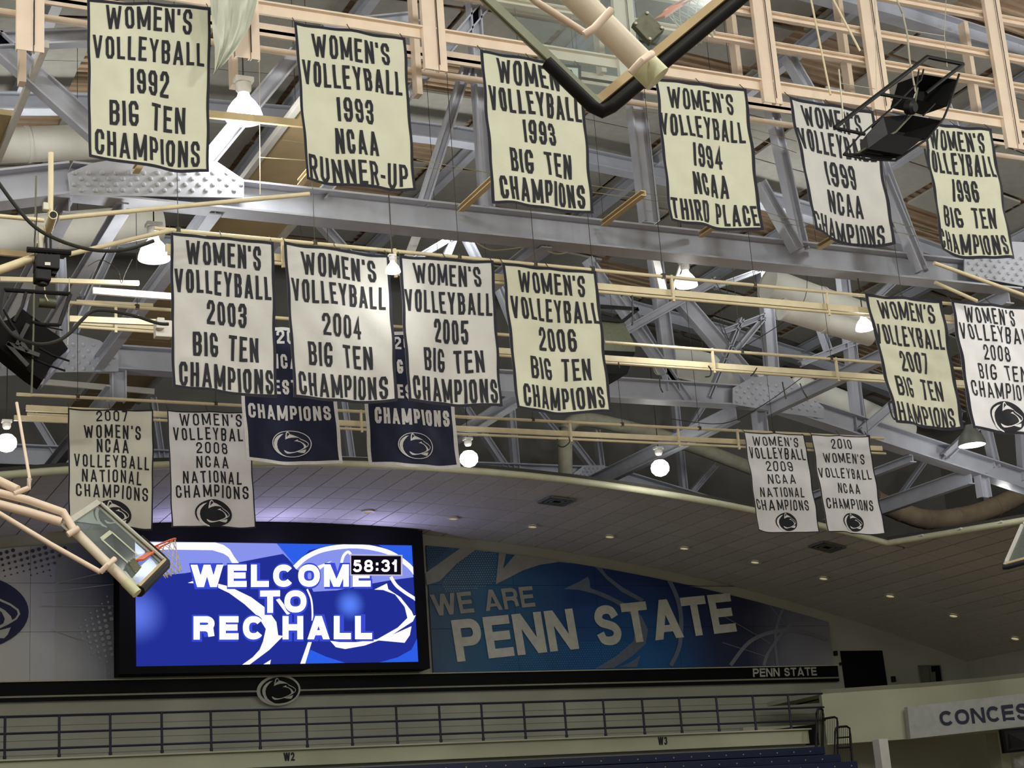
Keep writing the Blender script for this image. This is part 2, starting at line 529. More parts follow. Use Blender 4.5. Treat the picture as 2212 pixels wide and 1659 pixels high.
SD = {'N': (1.08, [((0, 0), (0, 1)), ((0, 1), (1, 0)), ((1, 0), (1, 1))]),
      'M': (1.3, [((0, 0), (0, 1)), ((0, 1), (.5, 0)), ((.5, 0), (1, 1)), ((1, 0), (1, 1))]),
      'A': (1.15, [((0, 0), (.5, 1)), ((.5, 1), (1, 0)), ((.2, .2), (.8, .2))]),
      'W': (1.6, [((0, 1), (.25, 0)), ((.25, 0), (.5, 1)), ((.5, 1), (.75, 0)), ((.75, 0), (1, 1))])}


def sans_polys(txt, W, H, t, gap=.13):
    wd = lambda ch: SD[ch][0] if ch in SD else SANS[ch][0]
    tot = sum(wd(ch) for ch in txt) + gap * (len(txt) - 1)
    s = W / tot; x = 0; out = []
    for ch in txt:
        gw = wd(ch) * s
        if ch in SD:
            for (ax, ay), (bx, by) in SD[ch][1]:
                if ay == by:
                    yy = t / 2 + ay * (H - t)
                    out.append([(x + ax * gw, yy - t * .4), (x + bx * gw, yy - t * .4), (x + bx * gw, yy + t * .4), (x + ax * gw, yy + t * .4)]); continue
                h = t * .5 if ax == bx else t * .56
                X0 = x + h + ax * (gw - 2 * h); X1 = x + h + bx * (gw - 2 * h)
                out.append([(X0 - h, ay * H), (X0 + h, ay * H), (X1 + h, by * H), (X1 - h, by * H)])
        else:
            for st in SANS[ch][1]:
                closed = st[-1] == 'c'; pts = [p for p in st if p != 'c']
                inner = max(gw - t, .01)
                q = [(x + (gw - inner) / 2 + px * inner, t / 2 + py * (H - t)) for px, py in pts]
                if len(pts) == 2:
                    a = Vector(q[0]); b = Vector(q[1]); dd_ = (b - a).normalized() * t / 2
                    q = [tuple(a - dd_), tuple(b + dd_)]
                out += ribbon(q, t, closed)
        x += gw + gap * s
    return out


def sans_obj(txt, quad, Y, tr, m, parent, gap=.13):
    """lettering filling the quad TL TR BR BL seen at these pixels, on the plane Y"""
    TL, TR, BR, BL = [at(p[0], p[1], Y) for p in quad]
    W = ((TR - TL).length + (BR - BL).length) / 2; H = ((TL - BL).length + (TR - BR).length) / 2
    f = lambda u, v: BL * (1 - u) * (1 - v) + BR * u * (1 - v) + TL * (1 - u) * v + TR * u * v
    return flat_obj('lettering', sans_polys(txt, W, H, tr * H, gap), lambda a, c: f(a / W, c / H), m, parent, 0)


def px_quad(TL, TR, BR, BL, Y):
    """mapper from the unit square (v up) to the quad seen at these pixels on the plane Y"""
    def m(u, v):
        x = (BL[0] * (1 - u) + BR[0] * u) * (1 - v) + (TL[0] * (1 - u) + TR[0] * u) * v
        y = (BL[1] * (1 - u) + BR[1] * u) * (1 - v) + (TL[1] * (1 - u) + TR[1] * u) * v
        return at(x, y, Y)
    return m


# emblem: big cat head in an oval, unit box, v down
def _n(P): return [((x - 210) / 1670.0, (y - 190) / 1160.0) for x, y in P]


def ell(n=48, s=1.0):
    return [(.5 + .5 * s * math.cos(2 * math.pi * k / n), .5 + .5 * s * math.sin(2 * math.pi * k / n)) for k in range(n)]


EM_CRES = _n([(750, 335), (600, 370), (440, 470), (330, 600), (285, 750), (300, 900), (370, 1065), (420, 1190), (600, 1305), (820, 1375), (800, 1315), (640, 1225), (520, 1110), (450, 970), (425, 800), (460, 640), (560, 500), (660, 400)])
EM_CRES_IN = _n([(750, 335), (600, 370), (440, 470), (330, 600), (285, 750), (300, 900), (370, 1065), (500, 1195), (640, 1270), (860, 1322), (800, 1295), (640, 1215), (520, 1100), (450, 970), (425, 800), (460, 640), (560, 500), (660, 400)])
EM_HEAD = [_n([(795, 580), (815, 440), (850, 290), (895, 235), (900, 300), (875, 400), (865, 485), (930, 405), (1010, 352), (1030, 340), (1150, 375), (1360, 465), (1380, 495), (1250, 480), (1080, 485), (930, 520)]),
           _n([(895, 235), (930, 225), (975, 245), (1030, 340), (1010, 352), (955, 275), (900, 300)])]
EM_NOSE = [_n([(1360, 465), (1460, 545), (1640, 640), (1745, 730), (1765, 800), (1720, 880), (1600, 960), (1440, 1040), (1270, 1110), (1130, 1150), (950, 1185), (830, 1185), (760, 1140), (715, 1075), (715, 1030), (760, 1055), (860, 1105), (970, 1130), (1130, 1115), (1270, 1070), (1420, 1010), (1540, 940), (1560, 870), (1520, 770), (1430, 690), (1290, 645), (1170, 635), (1250, 600), (1330, 565), (1340, 620), (1440, 660), (1560, 740), (1640, 830), (1660, 890), (1700, 860), (1735, 800), (1720, 745), (1630, 670), (1440, 570), (1380, 495)])]
EM_CHIN = [_n([(1380, 1080), (1500, 1040), (1640, 1000), (1600, 1110), (1550, 1165), (1440, 1160), (1330, 1140), (1220, 1112)])]


def emblem(name, mapper, dark, light, parent, ring=None, maxlen=.2, inv=False, face=(0, -1, 0)):
    """mapper(u, v_down, lift)"""
    root = flat_obj(name, [ell()], lambda u, v: mapper(u, v, 1), dark, parent, maxlen, face)
    if ring:
        polys = []
        n = 48; a = ell(n, 1.0); b = ell(n, 1.0 - ring)
        for k in range(n):
            j = (k + 1) % n; polys.append([a[k], a[j], b[j], b[k]])
        flat_obj('emblem_ring', polys, lambda u, v: mapper(u, v, 3), light, root, 0, face)
    flat_obj('emblem_crescent', [EM_CRES_IN if ring else EM_CRES], lambda u, v: mapper(u, v, 2), light, root, maxlen, face)
    flat_obj('emblem_head', EM_HEAD + EM_NOSE + EM_CHIN, lambda u, v: mapper(u, v, 2), light, root, maxlen, face)
    return root


# ================================================================== SETTING
XL, XR = -14.0, 37.6
# floor and bleacher deck
b = MB(); b.box(((XL + XR) / 2, 15, -.1), XR - XL, 58, .2); single('floor', b, WOOD, kind='structure')
# end wall with its round top
b = MB()
pts = [Vector((XL, 44, 0)), Vector((XR, 44, 0))]
xs = [XR - (XR - XL) * i / 30 for i in range(31)]
pts += [Vector((x, 44, roof_z(x) + .3)) for x in xs]
b.slab(pts, (0, .3, 0)); single('wall_end', b, WALL, kind='structure')
b = MB()
xs = [XL + (XR - XL) * i / 40 for i in range(41)]
for a, c in zip(xs[:-1], xs[1:]):
    b.slab([(a, 43.9, ceil_z(a) + .2), (c, 43.9, ceil_z(c) + .2), (c, 43.9, roof_z(c)), (a, 43.9, roof_z(a))], (0, .09, 0))
single('wall_end_upper', b, mat('upper_wall_grey', (112, 110, 106), .9, 0, .06, 1.5), kind='structure')
b = MB(); b.box((XR + .15, 15, 4), .3, 58.6, 8); single('wall_right', b, WALL, kind='structure')
b = MB(); b.box((XR + .15, 15, 13.2), .3, 58.6, 10.4); single('wall_right_upper', b, MATS['upper_wall_grey'], kind='structure')
b = MB(); b.box((XL - .15, 15, 4), .3, 58.6, 8); single('wall_left', b, WALL, kind='structure')
b = MB(); b.box((XL - .15, 15, 13.2), .3, 58.6, 10.4); single('wall_left_upper', b, MATS['upper_wall_grey'], kind='structure')

# roof: curved deck with hung acoustic panels
b = MB(); N = 26
for i in range(N):
    x0 = XL + (XR - XL) * i / N; x1 = XL + (XR - XL) * (i + 1) / N
    b.slab([(x0, -14, roof_z(x0)), (x1, -14, roof_z(x1)), (x1, 44, roof_z(x1)), (x0, 44, roof_z(x0))], (0, 0, .25))
roof = single('ceiling_roof', b, DECK, kind='structure')
roof.name = 'ceiling'
# corrugation ribs of the deck
b = MB()
y = 8.0
while y < 43.8:
    for i in range(N):
        x0 = XL + (XR - XL) * i / N; x1 = XL + (XR - XL) * (i + 1) / N
        b.bar((x0, y, roof_z(x0) - .03), (x1, y, roof_z(x1) - .03), .07, .06)
    y += .28
o = b.build('deck_rib', DECK, roof); o['kind'] = 'stuff'
pm = None
holes = 0
for i in range(15):
    for j in range(18):
        X = .8 + i * 2.35; Yc = 10.6 + j * 1.9
        if (i * 7 + j * 5 + (i * j) % 3) % 9 in (0,) or (i == 6 and j % 2) or (i == 10 and j % 3 == 1): continue
        sl = math.atan2(roof_z(X + 1.1) - roof_z(X - 1.1), 2.2)
        if pm is None:
            q = MB(); q.box((0, 0, 0), 2.2, 1.78, .06)
            o = q.build('acoustic_panel', ROOFP, roof); pm = o.data
        else:
            o = bpy.data.objects.new('acoustic_panel', pm); COL.objects.link(o); o.parent = roof
        o.location = (X, Yc, roof_z(X) - .16 - .05 * ((i + j) % 2)); o.rotation_euler = (0, -sl, 0)

# lower tiled ceiling around the roof opening
edge_pts = [(XL, 36.75), (29.25, 36.75), (30.6, 31.2), (31.4, 27.6), (31.4, 2.0)]


def edge_x(Y):
    if Y >= 36.75: return -99
    P = edge_pts[1:]
    for (xa, ya), (xb, yb) in zip(P[:-1], P[1:]):
        if yb <= Y <= ya: return xa + (xb - xa) * (ya - Y) / (ya - yb)
    return 31.4


soff = MB()
xs = [XL + (XR - XL) * i / 52 for i in range(53)]
for a, c in zip(xs[:-1], xs[1:]):
    ylo = 36.7
    soff.slab([(a, ylo, ceil_z(a) + .03), (c, ylo, ceil_z(c) + .03), (c, 44, ceil_z(c) + .03), (a, 44, ceil_z(a) + .03)], (0, 0, .12))
y = 36.7
while y > 4:
    y2 = y - 1.2; x0 = edge_x(y) if y < 36.7 else 29.25; x0b = edge_x(y2)
    X0 = max(x0, 29.2)
    segs = 6
    for k in range(segs):
        a0 = X0 + (XR - X0) * k / segs; a1 = X0 + (XR - X0) * (k + 1) / segs
        c0 = x0b + (XR - x0b) * k / segs; c1 = x0b + (XR - x0b) * (k + 1) / segs
        soff.slab([(a0, y, ceil_z(a0) + .03), (a1, y, ceil_z(a1) + .03), (c1, y2, ceil_z(c1) + .03), (c0, y2, ceil_z(c0) + .03)], (0, 0, .12))
    y = y2
soffit = single('ceiling', soff, TGRID, kind='structure')
# tiles
tiles = []
TX, TY = .595, 1.22
i0 = int((XL) / TX)
for i in range(-10, int(XR / TX)):
    xa = i * TX + .1; xb = xa + TX
    if xa < 2.5 or xb > XR: continue
    for j in range(0, 24):
        yb_ = 44 - j * TY; ya_ = yb_ - TY
        lo = edge_x(ya_ + .01) if ya_ < 36.75 else -99
        if yb_ <= 36.80:
            lo = edge_x(max((ya_ + min(yb_, 36.7)) / 2, 2.2))
            if xb < lo + .12: continue
            xa_ = max(xa, lo)
            tiles.append(((xa_ + xb) / 2, (ya_ + min(yb_, 36.72)) / 2, xb - xa_, min(yb_, 36.72) - ya_)); continue
        elif ya_ < 36.78:
            if xa < 29.3: ya_ = 36.80
        if yb_ - ya_ < .3: continue
        cx = (xa + xb) / 2; cy = (ya_ + yb_) / 2
        tiles.append((cx, cy, xb - xa, yb_ - ya_))


def in_view(p):
    d = Vector(p) - Vector((0, 0, CZ)); f = d.dot(F_)
    if f < 1: return False
    x = 1106 + 3650 * d.dot(R_) / f; y = 829.5 + 3650 * d.dot(D_) / f
    return -60 < x < 2280 and -60 < y < 1720


tiles.sort(key=lambda t: (not in_view((t[0], t[1], ceil_z(t[0]))), (Vector((t[0], t[1], ceil_z(t[0]) - CZ))).length))
tm = {}
rest = MB()
for k, (cx, cy, wx, wy) in enumerate(tiles):
    sl = math.atan2(ceil_z(cx + .3) - ceil_z(cx - .3), .6)
    g_ = .03
    if k < 300:
        key = (round(wy, 2), round(wx, 2), k % 2)
        if key not in tm:
            q = MB(); q.box((0, 0, .01), wx - g_, wy - g_, .05)
            o = q.build('tile', TILE if k % 2 else TILE2, soffit); tm[key] = o.data
        else:
            o = bpy.data.objects.new('tile', tm[key]); COL.objects.link(o); o.parent = soffit
        o.location = (cx, cy, ceil_z(cx)); o.rotation_euler = (0, -sl, 0)
    else:
        h = (wx - g_) / 2; v = (wy - g_) / 2; dz = math.tan(sl) * h
        rest.slab([(cx - h, cy - v, ceil_z(cx) - dz - .015), (cx + h, cy - v, ceil_z(cx) + dz - .015), (cx + h, cy + v, ceil_z(cx) + dz - .015), (cx - h, cy + v, ceil_z(cx) - dz - .015)], (0, 0, .05))
o = rest.build('tile_field', TILE, soffit); o['kind'] = 'stuff'
# rounded edge trim of the opening
b = MB()
ep = [(x, 36.72, ceil_z(x) - .02) for x in [XL + (29.25 - XL) * i / 40 for i in range(41)]]
for (xa, ya), (xb, yb) in zip(edge_pts[1:-1], edge_pts[2:]):
    for t in (.25, .5, .75, 1): ep.append((xa + (xb - xa) * t, ya + (yb - ya) * t, ceil_z(xa + (xb - xa) * t) - .02))
b.path(ep, .09, 10)
t1 = single('trim_1', b, TRIM, kind='structure', smooth=True)
b = MB()
for p, q in zip(ep[:-1], ep[1:]):
    b.slab([Vector(p) + Vector((0, 0, .05)), Vector(q) + Vector((0, 0, .05)), Vector(q) + Vector((0, 0, .5)), Vector(p) + Vector((0, 0, .5))], (0, .04, 0))


# recessed downlights and air vents in the tiled ceiling
for k, p in enumerate([(795, 1102), (978, 1117), (1150, 1134), (1317, 1156), (1478, 1181), (1631, 1211), (1779, 1246), (1923, 1284), (2060, 1327), (2193, 1376)]):
    c = on_ceil(*p); sl = math.atan2(ceil_z(c.x + .3) - ceil_z(c.x - .3), .6)
    ax = Vector((math.sin(sl), 0, -math.cos(sl)))
    e = empty('downlight', c, None, 'ceiling light', 'recessed downlights in the tiled ceiling')
    lab = ['nearest the video board', 'second out from the video board', 'above the painted band of the mural', 'midway over the mural', 'over the big white lettering', 'left of the end of the mural', 'over the right end of the mural', 'above the dark wall opening', 'above the small wall window', 'at the far right corner'][k]
    e['label'] = 'small round recessed downlight in the tiled ceiling, ' + lab
    m_ = MB(); m_.lathe(c + ax * .045, ax, [(.12, .0), (.18, -.0), (.19, .015), (.12, .02), (.115, -.02)], 20); m_.build('trim_ring', WHITEP, e, True)
    m_ = MB(); m_.lathe(c + ax * .035, ax, [(.0, .0), (.08, 0), (.115, .012)], 16); m_.build('lens', DOWNG, e, True)
for k, (p, lab) in enumerate([((1203, 1079), 'square ceiling air vent near the left end of the opening trim'), ((1787, 1178), 'square ceiling air vent below the smallest white banners')]):
    c = on_ceil(*p); sl = math.atan2(ceil_z(c.x + .3) - ceil_z(c.x - .3), .6)
    X_ = Vector((math.cos(sl), 0, math.sin(sl))); Zn = Vector((math.sin(sl), 0, -math.cos(sl)))
    e = empty('air_vent', c, lab, 'air vent')
    q = MB(); s_ = .36
    for (a0, a1) in (((-s_, -s_), (s_, -s_)), ((s_, -s_), (s_, s_)), ((s_, s_), (-s_, s_)), ((-s_, s_), (-s_, -s_))):
        q.bar(c + X_ * a0[0] + Vector((0, a0[1], 0)) + Zn * .05, c + X_ * a1[0] + Vector((0, a1[1], 0)) + Zn * .05, .07, .04)
    q.build('frame', GREYB, e)
    q = MB(); q.slab([c + X_ * a + Vector((0, d, 0)) + Zn * .035 for a, d in ((-.34, -.34), (.34, -.34), (.34, .34), (-.34, .34))], Zn * .005); q.build('backing', BLACKP, e)
    for r in (.25, .15):
        q = MB()
        for (a0, a1) in (((-r, -r), (r, -r)), ((r, -r), (r, r)), ((r, r), (-r, r)), ((-r, r), (-r, -r))):
            q.bar(c + X_ * a0[0] + Vector((0, a0[1], 0)) + Zn * .06, c + X_ * a1[0] + Vector((0, a1[1], 0)) + Zn * .06, .045, .03)
        q.build('louvre', GREYB, e)

# ================================================================== END WALL PIECES
# black fascia band with its pale line, emblem and lettering
b = MB(); b.box((9.2 - 0, 43.93, 5.04 + CZ), 46.3, .14, .48)
band = single('wall_band', b, BLACKP, None, 'long black band along the end wall with a pale pinstripe under the murals', 'wall band')
b = MB(); b.box((9.2, 43.85, 4.915 + CZ), 46.28, .02, .045); b.build('pinstripe', mat('pinstripe', (150, 148, 128), .6), band)
b = MB(); b.box((9.2, 43.87, 5.29 + CZ), 46.3, .2, .025); b.build('cap', TRIM, band)
sans_obj('PENN STATE', ((1626, 1444), (1763, 1441), (1765, 1459), (1627, 1462.5)), 43.85, .2, mat('sign_white', (190, 190, 178), .6), band)
em = px_quad((563, 1464), (645, 1461), (645, 1518), (562, 1521), 43.82)
em2 = px_quad((555, 1460), (649, 1456), (649, 1522), (554, 1526), 43.83)
o = flat_obj('emblem_plate', [ell()], lambda u, v: em2(u, 1 - v), mat('sign_white', (190, 190, 178), .6), band, 0)
MSW = MATS['sign_white']
emblem('emblem', lambda u, v, l: em(u, 1 - v) + Vector((0, -.004 * l, 0)), BLACKP, MSW, o, None, 0)
# lower wall joint line and grooves behind the railing
b = MB()
for z in (4.42, 4.43): b.box((9, 43.99, z + CZ), 46, .02, .012)
for k in range(9): b.box((9, 43.995, 4.2 - k * .18 + CZ), 46, .02, .004)
single('trim_3', b, mat('groove', (110, 110, 96), .8), kind='structure')


# murals ------------------------------------------------
def mural_mat(name, stops, noise_amt=.5, xr=(18, 33), patch=((25.2, 43.9, 7.1), 2.9, .75, (20, 110, 175))):
    m = bpy.data.materials.new(name); m.use_nodes = True
    nt = m.node_tree; bs = nt.nodes['Principled BSDF']; bs.inputs['Roughness'].default_value = .75
    tc = nt.nodes.new('ShaderNodeTexCoord'); sp = nt.nodes.new('ShaderNodeSeparateXYZ')
    nt.links.new(tc.outputs['Object'], sp.inputs[0])
    mr = nt.nodes.new('ShaderNodeMapRange'); mr.inputs[1].default_value = xr[0]; mr.inputs[2].default_value = xr[1]
    nt.links.new(sp.outputs['X'], mr.inputs[0])
    nz = nt.nodes.new('ShaderNodeTexNoise'); nz.inputs['Scale'].default_value = .35; nz.inputs['Detail'].default_value = 2
    nt.links.new(tc.outputs['Object'], nz.inputs['Vector'])
    ad = nt.nodes.new('ShaderNodeMath'); ad.operation = 'MULTIPLY_ADD'; ad.inputs[1].default_value = noise_amt; ad.inputs[2].default_value = -.5 * noise_amt
    nt.links.new(nz.outputs['Fac'], ad.inputs[0])
    a2 = nt.nodes.new('ShaderNodeMath'); a2.operation = 'ADD'
    nt.links.new(ad.outputs[0], a2.inputs[0]); nt.links.new(mr.outputs[0], a2.inputs[1])
    rp = nt.nodes.new('ShaderNodeValToRGB')
    while len(rp.color_ramp.elements) < len(stops): rp.color_ramp.elements.new(.5)
    for e_, (p, c) in zip(rp.color_ramp.elements, stops):
        e_.position = p; e_.color = (*srgb(c), 1)
    nt.links.new(a2.outputs[0], rp.inputs[0])
    # teal glow patch of the print low in the middle
    vm = nt.nodes.new('ShaderNodeVectorMath'); vm.operation = 'DISTANCE'; vm.inputs[1].default_value = patch[0]
    nt.links.new(tc.outputs['Object'], vm.inputs[0])
    m2 = nt.nodes.new('ShaderNodeMapRange'); m2.inputs[1].default_value = .2; m2.inputs[2].default_value = patch[1]; m2.inputs[3].default_value = patch[2]; m2.inputs[4].default_value = 0
    nt.links.new(vm.outputs['Value'], m2.inputs[0])
    mx = nt.nodes.new('ShaderNodeMixRGB'); mx.inputs[2].default_value = (*srgb(patch[3]), 1)
    nt.links.new(m2.outputs[0], mx.inputs[0]); nt.links.new(rp.outputs[0], mx.inputs[1])
    nt.links.new(mx.outputs[0], bs.inputs['Base Color'])
    return m


MURR = mural_mat('mural_print_right', [(0.0, (84, 102, 124)), (.16, (52, 100, 134)), (.34, (26, 62, 122)), (.55, (22, 40, 92)), (.70, (34, 40, 66)), (.86, (104, 104, 118)), (1.0, (156, 156, 158))], .25)
MURL = mural_mat('mural_print_left', [(0.0, (196, 196, 190)), (.55, (202, 202, 194)), (.85, (180, 182, 184)), (1.0, (150, 154, 166))], .4, (2, 10), ((9.6, 43.9, 10.1), 2.6, .95, (40, 48, 84)))

right_panels = empty('wall_mural', (25, 43.9, 6.3 + CZ), 'blue printed wall mural reading WE ARE PENN STATE right of the video board', 'mural')
YM = 43.92
seam_x = [18.62, 21.3, 24.0, 26.7, 29.4, 32.25]
rows_z = [5.32 + CZ, 6.55 + CZ, 7.8 + CZ, 9.9 + CZ]
for a, c in zip(seam_x[:-1], seam_x[1:]):
    for z0, z1 in zip(rows_z[:-1], rows_z[1:]):
        n = 6; top = []
        for k in range(n + 1):
            x = a + .004 + (c - a - .008) * k / n
            zt = min(ceil_z(x) - .34, z1 - .004)
            top.append((x, YM, zt))
        if max(t[2] for t in top) <= z0 + .02: continue
        top = [(x, y_, max(z, z0 + .004)) for x, y_, z in top]
        q = MB(); q.slab([(a + .004, YM, z0 + .004), (c - .004, YM, z0 + .004)] + top[::-1], (0, .07, 0))
        q.build('printed_panel', MURR, right_panels)


def clip_top(P, Y, gap=.35):
    out = []
    for p in P:
        v = at(p[0], p[1], Y)
        out.append(v)
    return out


def px_shape(name, P, m, parent, Y, maxlen=0):
    """flat print given by its outline; kept under the ceiling line"""
    def mp(x, y):
        v = at(x, y, Y); v.z = min(v.z, ceil_z(v.x) - .34); return v
    return flat_obj(name, [P] if not isinstance(P[0], list) else P, mp, m, parent, maxlen)


PALE = mat('mural_pale_print', (158, 158, 150), .75)
PALE2 = mat('mural_mid_print', (104, 116, 134), .75)
PALE3 = mat('mural_faint_print', (120, 122, 132), .75)
px_shape('printed_swoosh', [(1077, 1180), (1092, 1182), (1087, 1228), (1112, 1190), (1205, 1198), (1290, 1222), (1248, 1213), (1207, 1214), (1166, 1220), (1130, 1232), (1101, 1247), (1071, 1262)], PALE, right_panels, 43.90)
px_shape('printed_swoosh', [(1026, 1176), (993, 1172), (919, 1238), (922, 1264), (950, 1255), (986, 1218)], PALE, right_panels, 43.90)
px_shape('printed_swoosh', [(1283, 1212), (1299, 1220), (1311, 1243), (1344, 1268), (1391, 1295), (1385, 1300), (1344, 1279), (1311, 1252), (1293, 1232)], PALE2, right_panels, 43.90)
px_shape('printed_swoosh', [(1218, 1272), (1250, 1257), (1270, 1245), (1274, 1256), (1275, 1270), (1311, 1284), (1350, 1303), (1385, 1330), (1400, 1360), (1395, 1390), (1365, 1418), (1325, 1443), (1285, 1445), (1330, 1418), (1368, 1385), (1375, 1350), (1360, 1325), (1325, 1300), (1285, 1283), (1250, 1274)], PALE2, right_panels, 43.90)
px_shape('printed_swoosh', [(1336, 1441), (1360, 1432), (1383, 1416), (1376, 1441)], PALE2, right_panels, 43.90)


def arc_px(P, wd, m, name='printed_arc', parent=right_panels):
    # smooth polyline through P
    Q = []
    for i in range(len(P) - 1):
        p0 = Vector(P[max(i - 1, 0)]); p1 = Vector(P[i]); p2 = Vector(P[i + 1]); p3 = Vector(P[min(i + 2, len(P) - 1)])
        for k in range(5):
            t = k / 5
            Q.append(tuple(.5 * ((2 * p1) + (p2 - p0) * t + (2 * p0 - 5 * p1 + 4 * p2 - p3) * t * t + (3 * p1 - p0 - 3 * p2 + p3) * t ** 3)))
    Q.append(P[-1])
    px_shape(name, ribbon(Q, wd, False), m, parent, 43.895)


arc_px([(1441, 1246), (1460, 1284), (1471, 1331), (1468, 1394), (1449, 1438)], 9, PALE2)
arc_px([(1578, 1437), (1620, 1386), (1675, 1364), (1730, 1364), (1788, 1382)], 8, PALE3)
arc_px([(1697, 1300), (1678, 1353), (1675, 1394), (1680, 1438)], 6, PALE3)
arc_px([(1760, 1321), (1703, 1353), (1661, 1408), (1650, 1438)], 7, PALE3)
arc_px([(1650, 1288), (1680, 1330), (1700, 1352)], 1.4, PALE3)
arc_px([(1565, 1332), (1640, 1375), (1665, 1392)], 1.4, PALE3)
arc_px([(1560, 1388), (1605, 1402), (1660, 1420)], 1.4, PALE3)
# halftone dots of the print
dots = MB()


def dot(dst, cx, cy, r, Y, n=8):
    c = at(cx, cy, Y); k = r * Y / 3650.0
    if c.z + k > ceil_z(c.x) - .34: return
    vs = [(c.x + math.cos(2 * math.pi * i / n) * k, Y, c.z + math.sin(2 * math.pi * i / n) * k) for i in range(n)]
    dst.add(vs, [tuple(range(n))])


def inside(P, x, y):
    c = False; n = len(P)
    for i in range(n):
        (x1, y1), (x2, y2) = P[i], P[i - 1]
        if (y1 > y) != (y2 > y) and x < (x2 - x1) * (y - y1) / (y2 - y1) + x1: c = not c
    return c


reg1 = [(922, 1172), (985, 1174), (921, 1228)]
reg2 = [(1024, 1182), (1074, 1186), (1070, 1258), (1020, 1275), (960, 1278), (955, 1258), (990, 1217)]
reg3 = [(1070, 1448), (1090, 1425), (1200, 1395), (1330, 1380), (1360, 1390), (1300, 1440), (1280, 1447)]
dd = {0: MB(), 1: MB(), 2: MB()}
for gi in range(0, 100):
    for gj in range(0, 60):
        x = 918 + gi * 5.2 + (gj % 2) * 2.6; y = 1170 + gj * 4.9 + (x - 918) * -.02
        if inside(reg1, x, y): dot(dd[0], x, y, 1.5, 43.888, 6)
        elif inside(reg2, x, y): dot(dd[1], x, y, 1.5, 43.888, 6)
        elif inside(reg3, x, y): dot(dd[2], x, y, 1.3, 43.888, 6)
for k, c in ((0, (44, 52, 66)), (1, (150, 162, 160)), (2, (44, 140, 196))):
    o = dd[k].build('halftone_dots', mat('dot_print_%d' % k, c, .75), right_panels); o['kind'] = 'stuff'
LETW = mat('mural_white_lettering', (206, 206, 192), .7)
LETG = mat('mural_grey_lettering', (160, 160, 150), .7)
sans_obj('WE ARE', ((928, 1285), (1149, 1266), (1157, 1310), (938, 1331)), 43.885, .19, LETG, right_panels)
sans_obj('PENN STATE', ((974, 1340), (1576, 1281), (1592, 1364), (988, 1430)), 43.885, .215, LETW, right_panels, .11)

left_panels = empty('wall_mural', (5, 43.9, 6.3 + CZ), 'pale grey printed wall mural with navy oval emblem left of the video board', 'mural')
seam_x = [-8, -3, 2.0, 4.9, 7.6, 9.72]
for a, c in zip(seam_x[:-1], seam_x[1:]):
    for z0, z1 in zip(rows_z[:-1], rows_z[1:]):
        top = []
        for k in range(7):
            x = a + .004 + (c - a - .008) * k / 6
            top.append((x, YM, min(ceil_z(x) - .34, z1 - .004)))
        if max(t[2] for t in top) <= z0 + .02: continue
        top = [(x, y_, max(z, z0 + .004)) for x, y_, z in top]
        q = MB(); q.slab([(a + .004, YM, z0 + .004), (c - .004, YM, z0 + .004)] + top[::-1], (0, .07, 0))
        q.build('printed_panel', MURL, left_panels)
0 and px_shape('printed_shade', [(246, 1150), (246, 1272), (205, 1276), (150, 1272), (118, 1262), (140, 1215), (160, 1165)], mat('mural_navy_shade', (56, 64, 96), .75), left_panels, 43.9)
em = px_quad((-208, 1241), (62, 1240), (62, 1404), (-208, 1410), 43.885)
emblem('emblem', lambda u, v, l: em(u, 1 - v) + Vector((0, -.005 * l, 0)), mat('mural_navy', (26, 32, 72), .7), MSW, left_panels, None, 0)
for P in ([(110, 1263), (245, 1232)], [(100, 1280), (245, 1262)], [(90, 1309), (246, 1309)], [(110, 1360), (180, 1384)]):
    arc_px([P[0], ((P[0][0] + P[1][0]) / 2, (P[0][1] + P[1][1]) / 2), P[1]], 1.6, PALE, parent=left_panels)
lightd = MB(); darkd = MB()
for gi in range(-2, 30):
    for gj in range(0, 40):
        x = -6 + gi * 13.4 + gj * 2.4 - 40; y = 1170 + gj * 12.2 - gi * 3.6
        if x > 243 or x < -60: continue
        t = max(0, 1 - (y - 1168) / 85.0) if x < 150 - (y - 1165) * .5 else 0
        if 1168 < y < 1245 and t > 0: dot(darkd, x, y, 1.2 + 4.2 * t, 43.888)
        u = (x - 150) / 95.0 - abs(y - 1368) / 110.0
        if y > 1285 and u > .05: dot(lightd, x, y, 1.0 + 4.5 * min(1, u + .1), 43.888)
o = darkd.build('halftone_dots', mat('dot_dark', (62, 66, 78), .75), left_panels); o['kind'] = 'stuff'
o = lightd.build('halftone_dots', mat('dot_light', (176, 178, 178), .75), left_panels); o['kind'] = 'stuff'

# video board -------------------------------------------------------
YB = 43.3
vb = empty('video_board', at(600, 1440, YB), 'large lit video board reading WELCOME TO REC HALL with a 58:31 countdown', 'video board')
x0 = at(258, 1300, YB).x; x1 = at(921, 1300, YB).x; zb = at(600, 1450, YB).z
b = MB(); P = [Vector((x0, YB, zb)), Vector((x1, YB, zb))] + [Vector((x1 + (x0 - x1) * k / 16, YB, ceil_z(x1 + (x0 - x1) * k / 16) - .06)) for k in range(17)]
sx0, sx1 = at(293, 1300, YB).x, at(898, 1300, YB).x
sz0, sz1 = at(600, 1434.5, YB).z, at(600, 1173, YB).z
b.slab([p + Vector((0, .09, 0)) for p in P], (0, .56, 0)); b.build('housing', BLACKP, vb)
b = MB(); t_ = .02
b.slab([(x0, YB, zb), (x1, YB, zb), (x1, YB, sz0), (x0, YB, sz0)], (0, .09, 0))
b.slab([(x0, YB, sz0), (sx0, YB, sz0), (sx0, YB, sz1), (x0, YB, sz1)], (0, .09, 0))
b.slab([(sx1, YB, sz0), (x1, YB, sz0), (x1, YB, sz1), (sx1, YB, sz1)], (0, .09, 0))
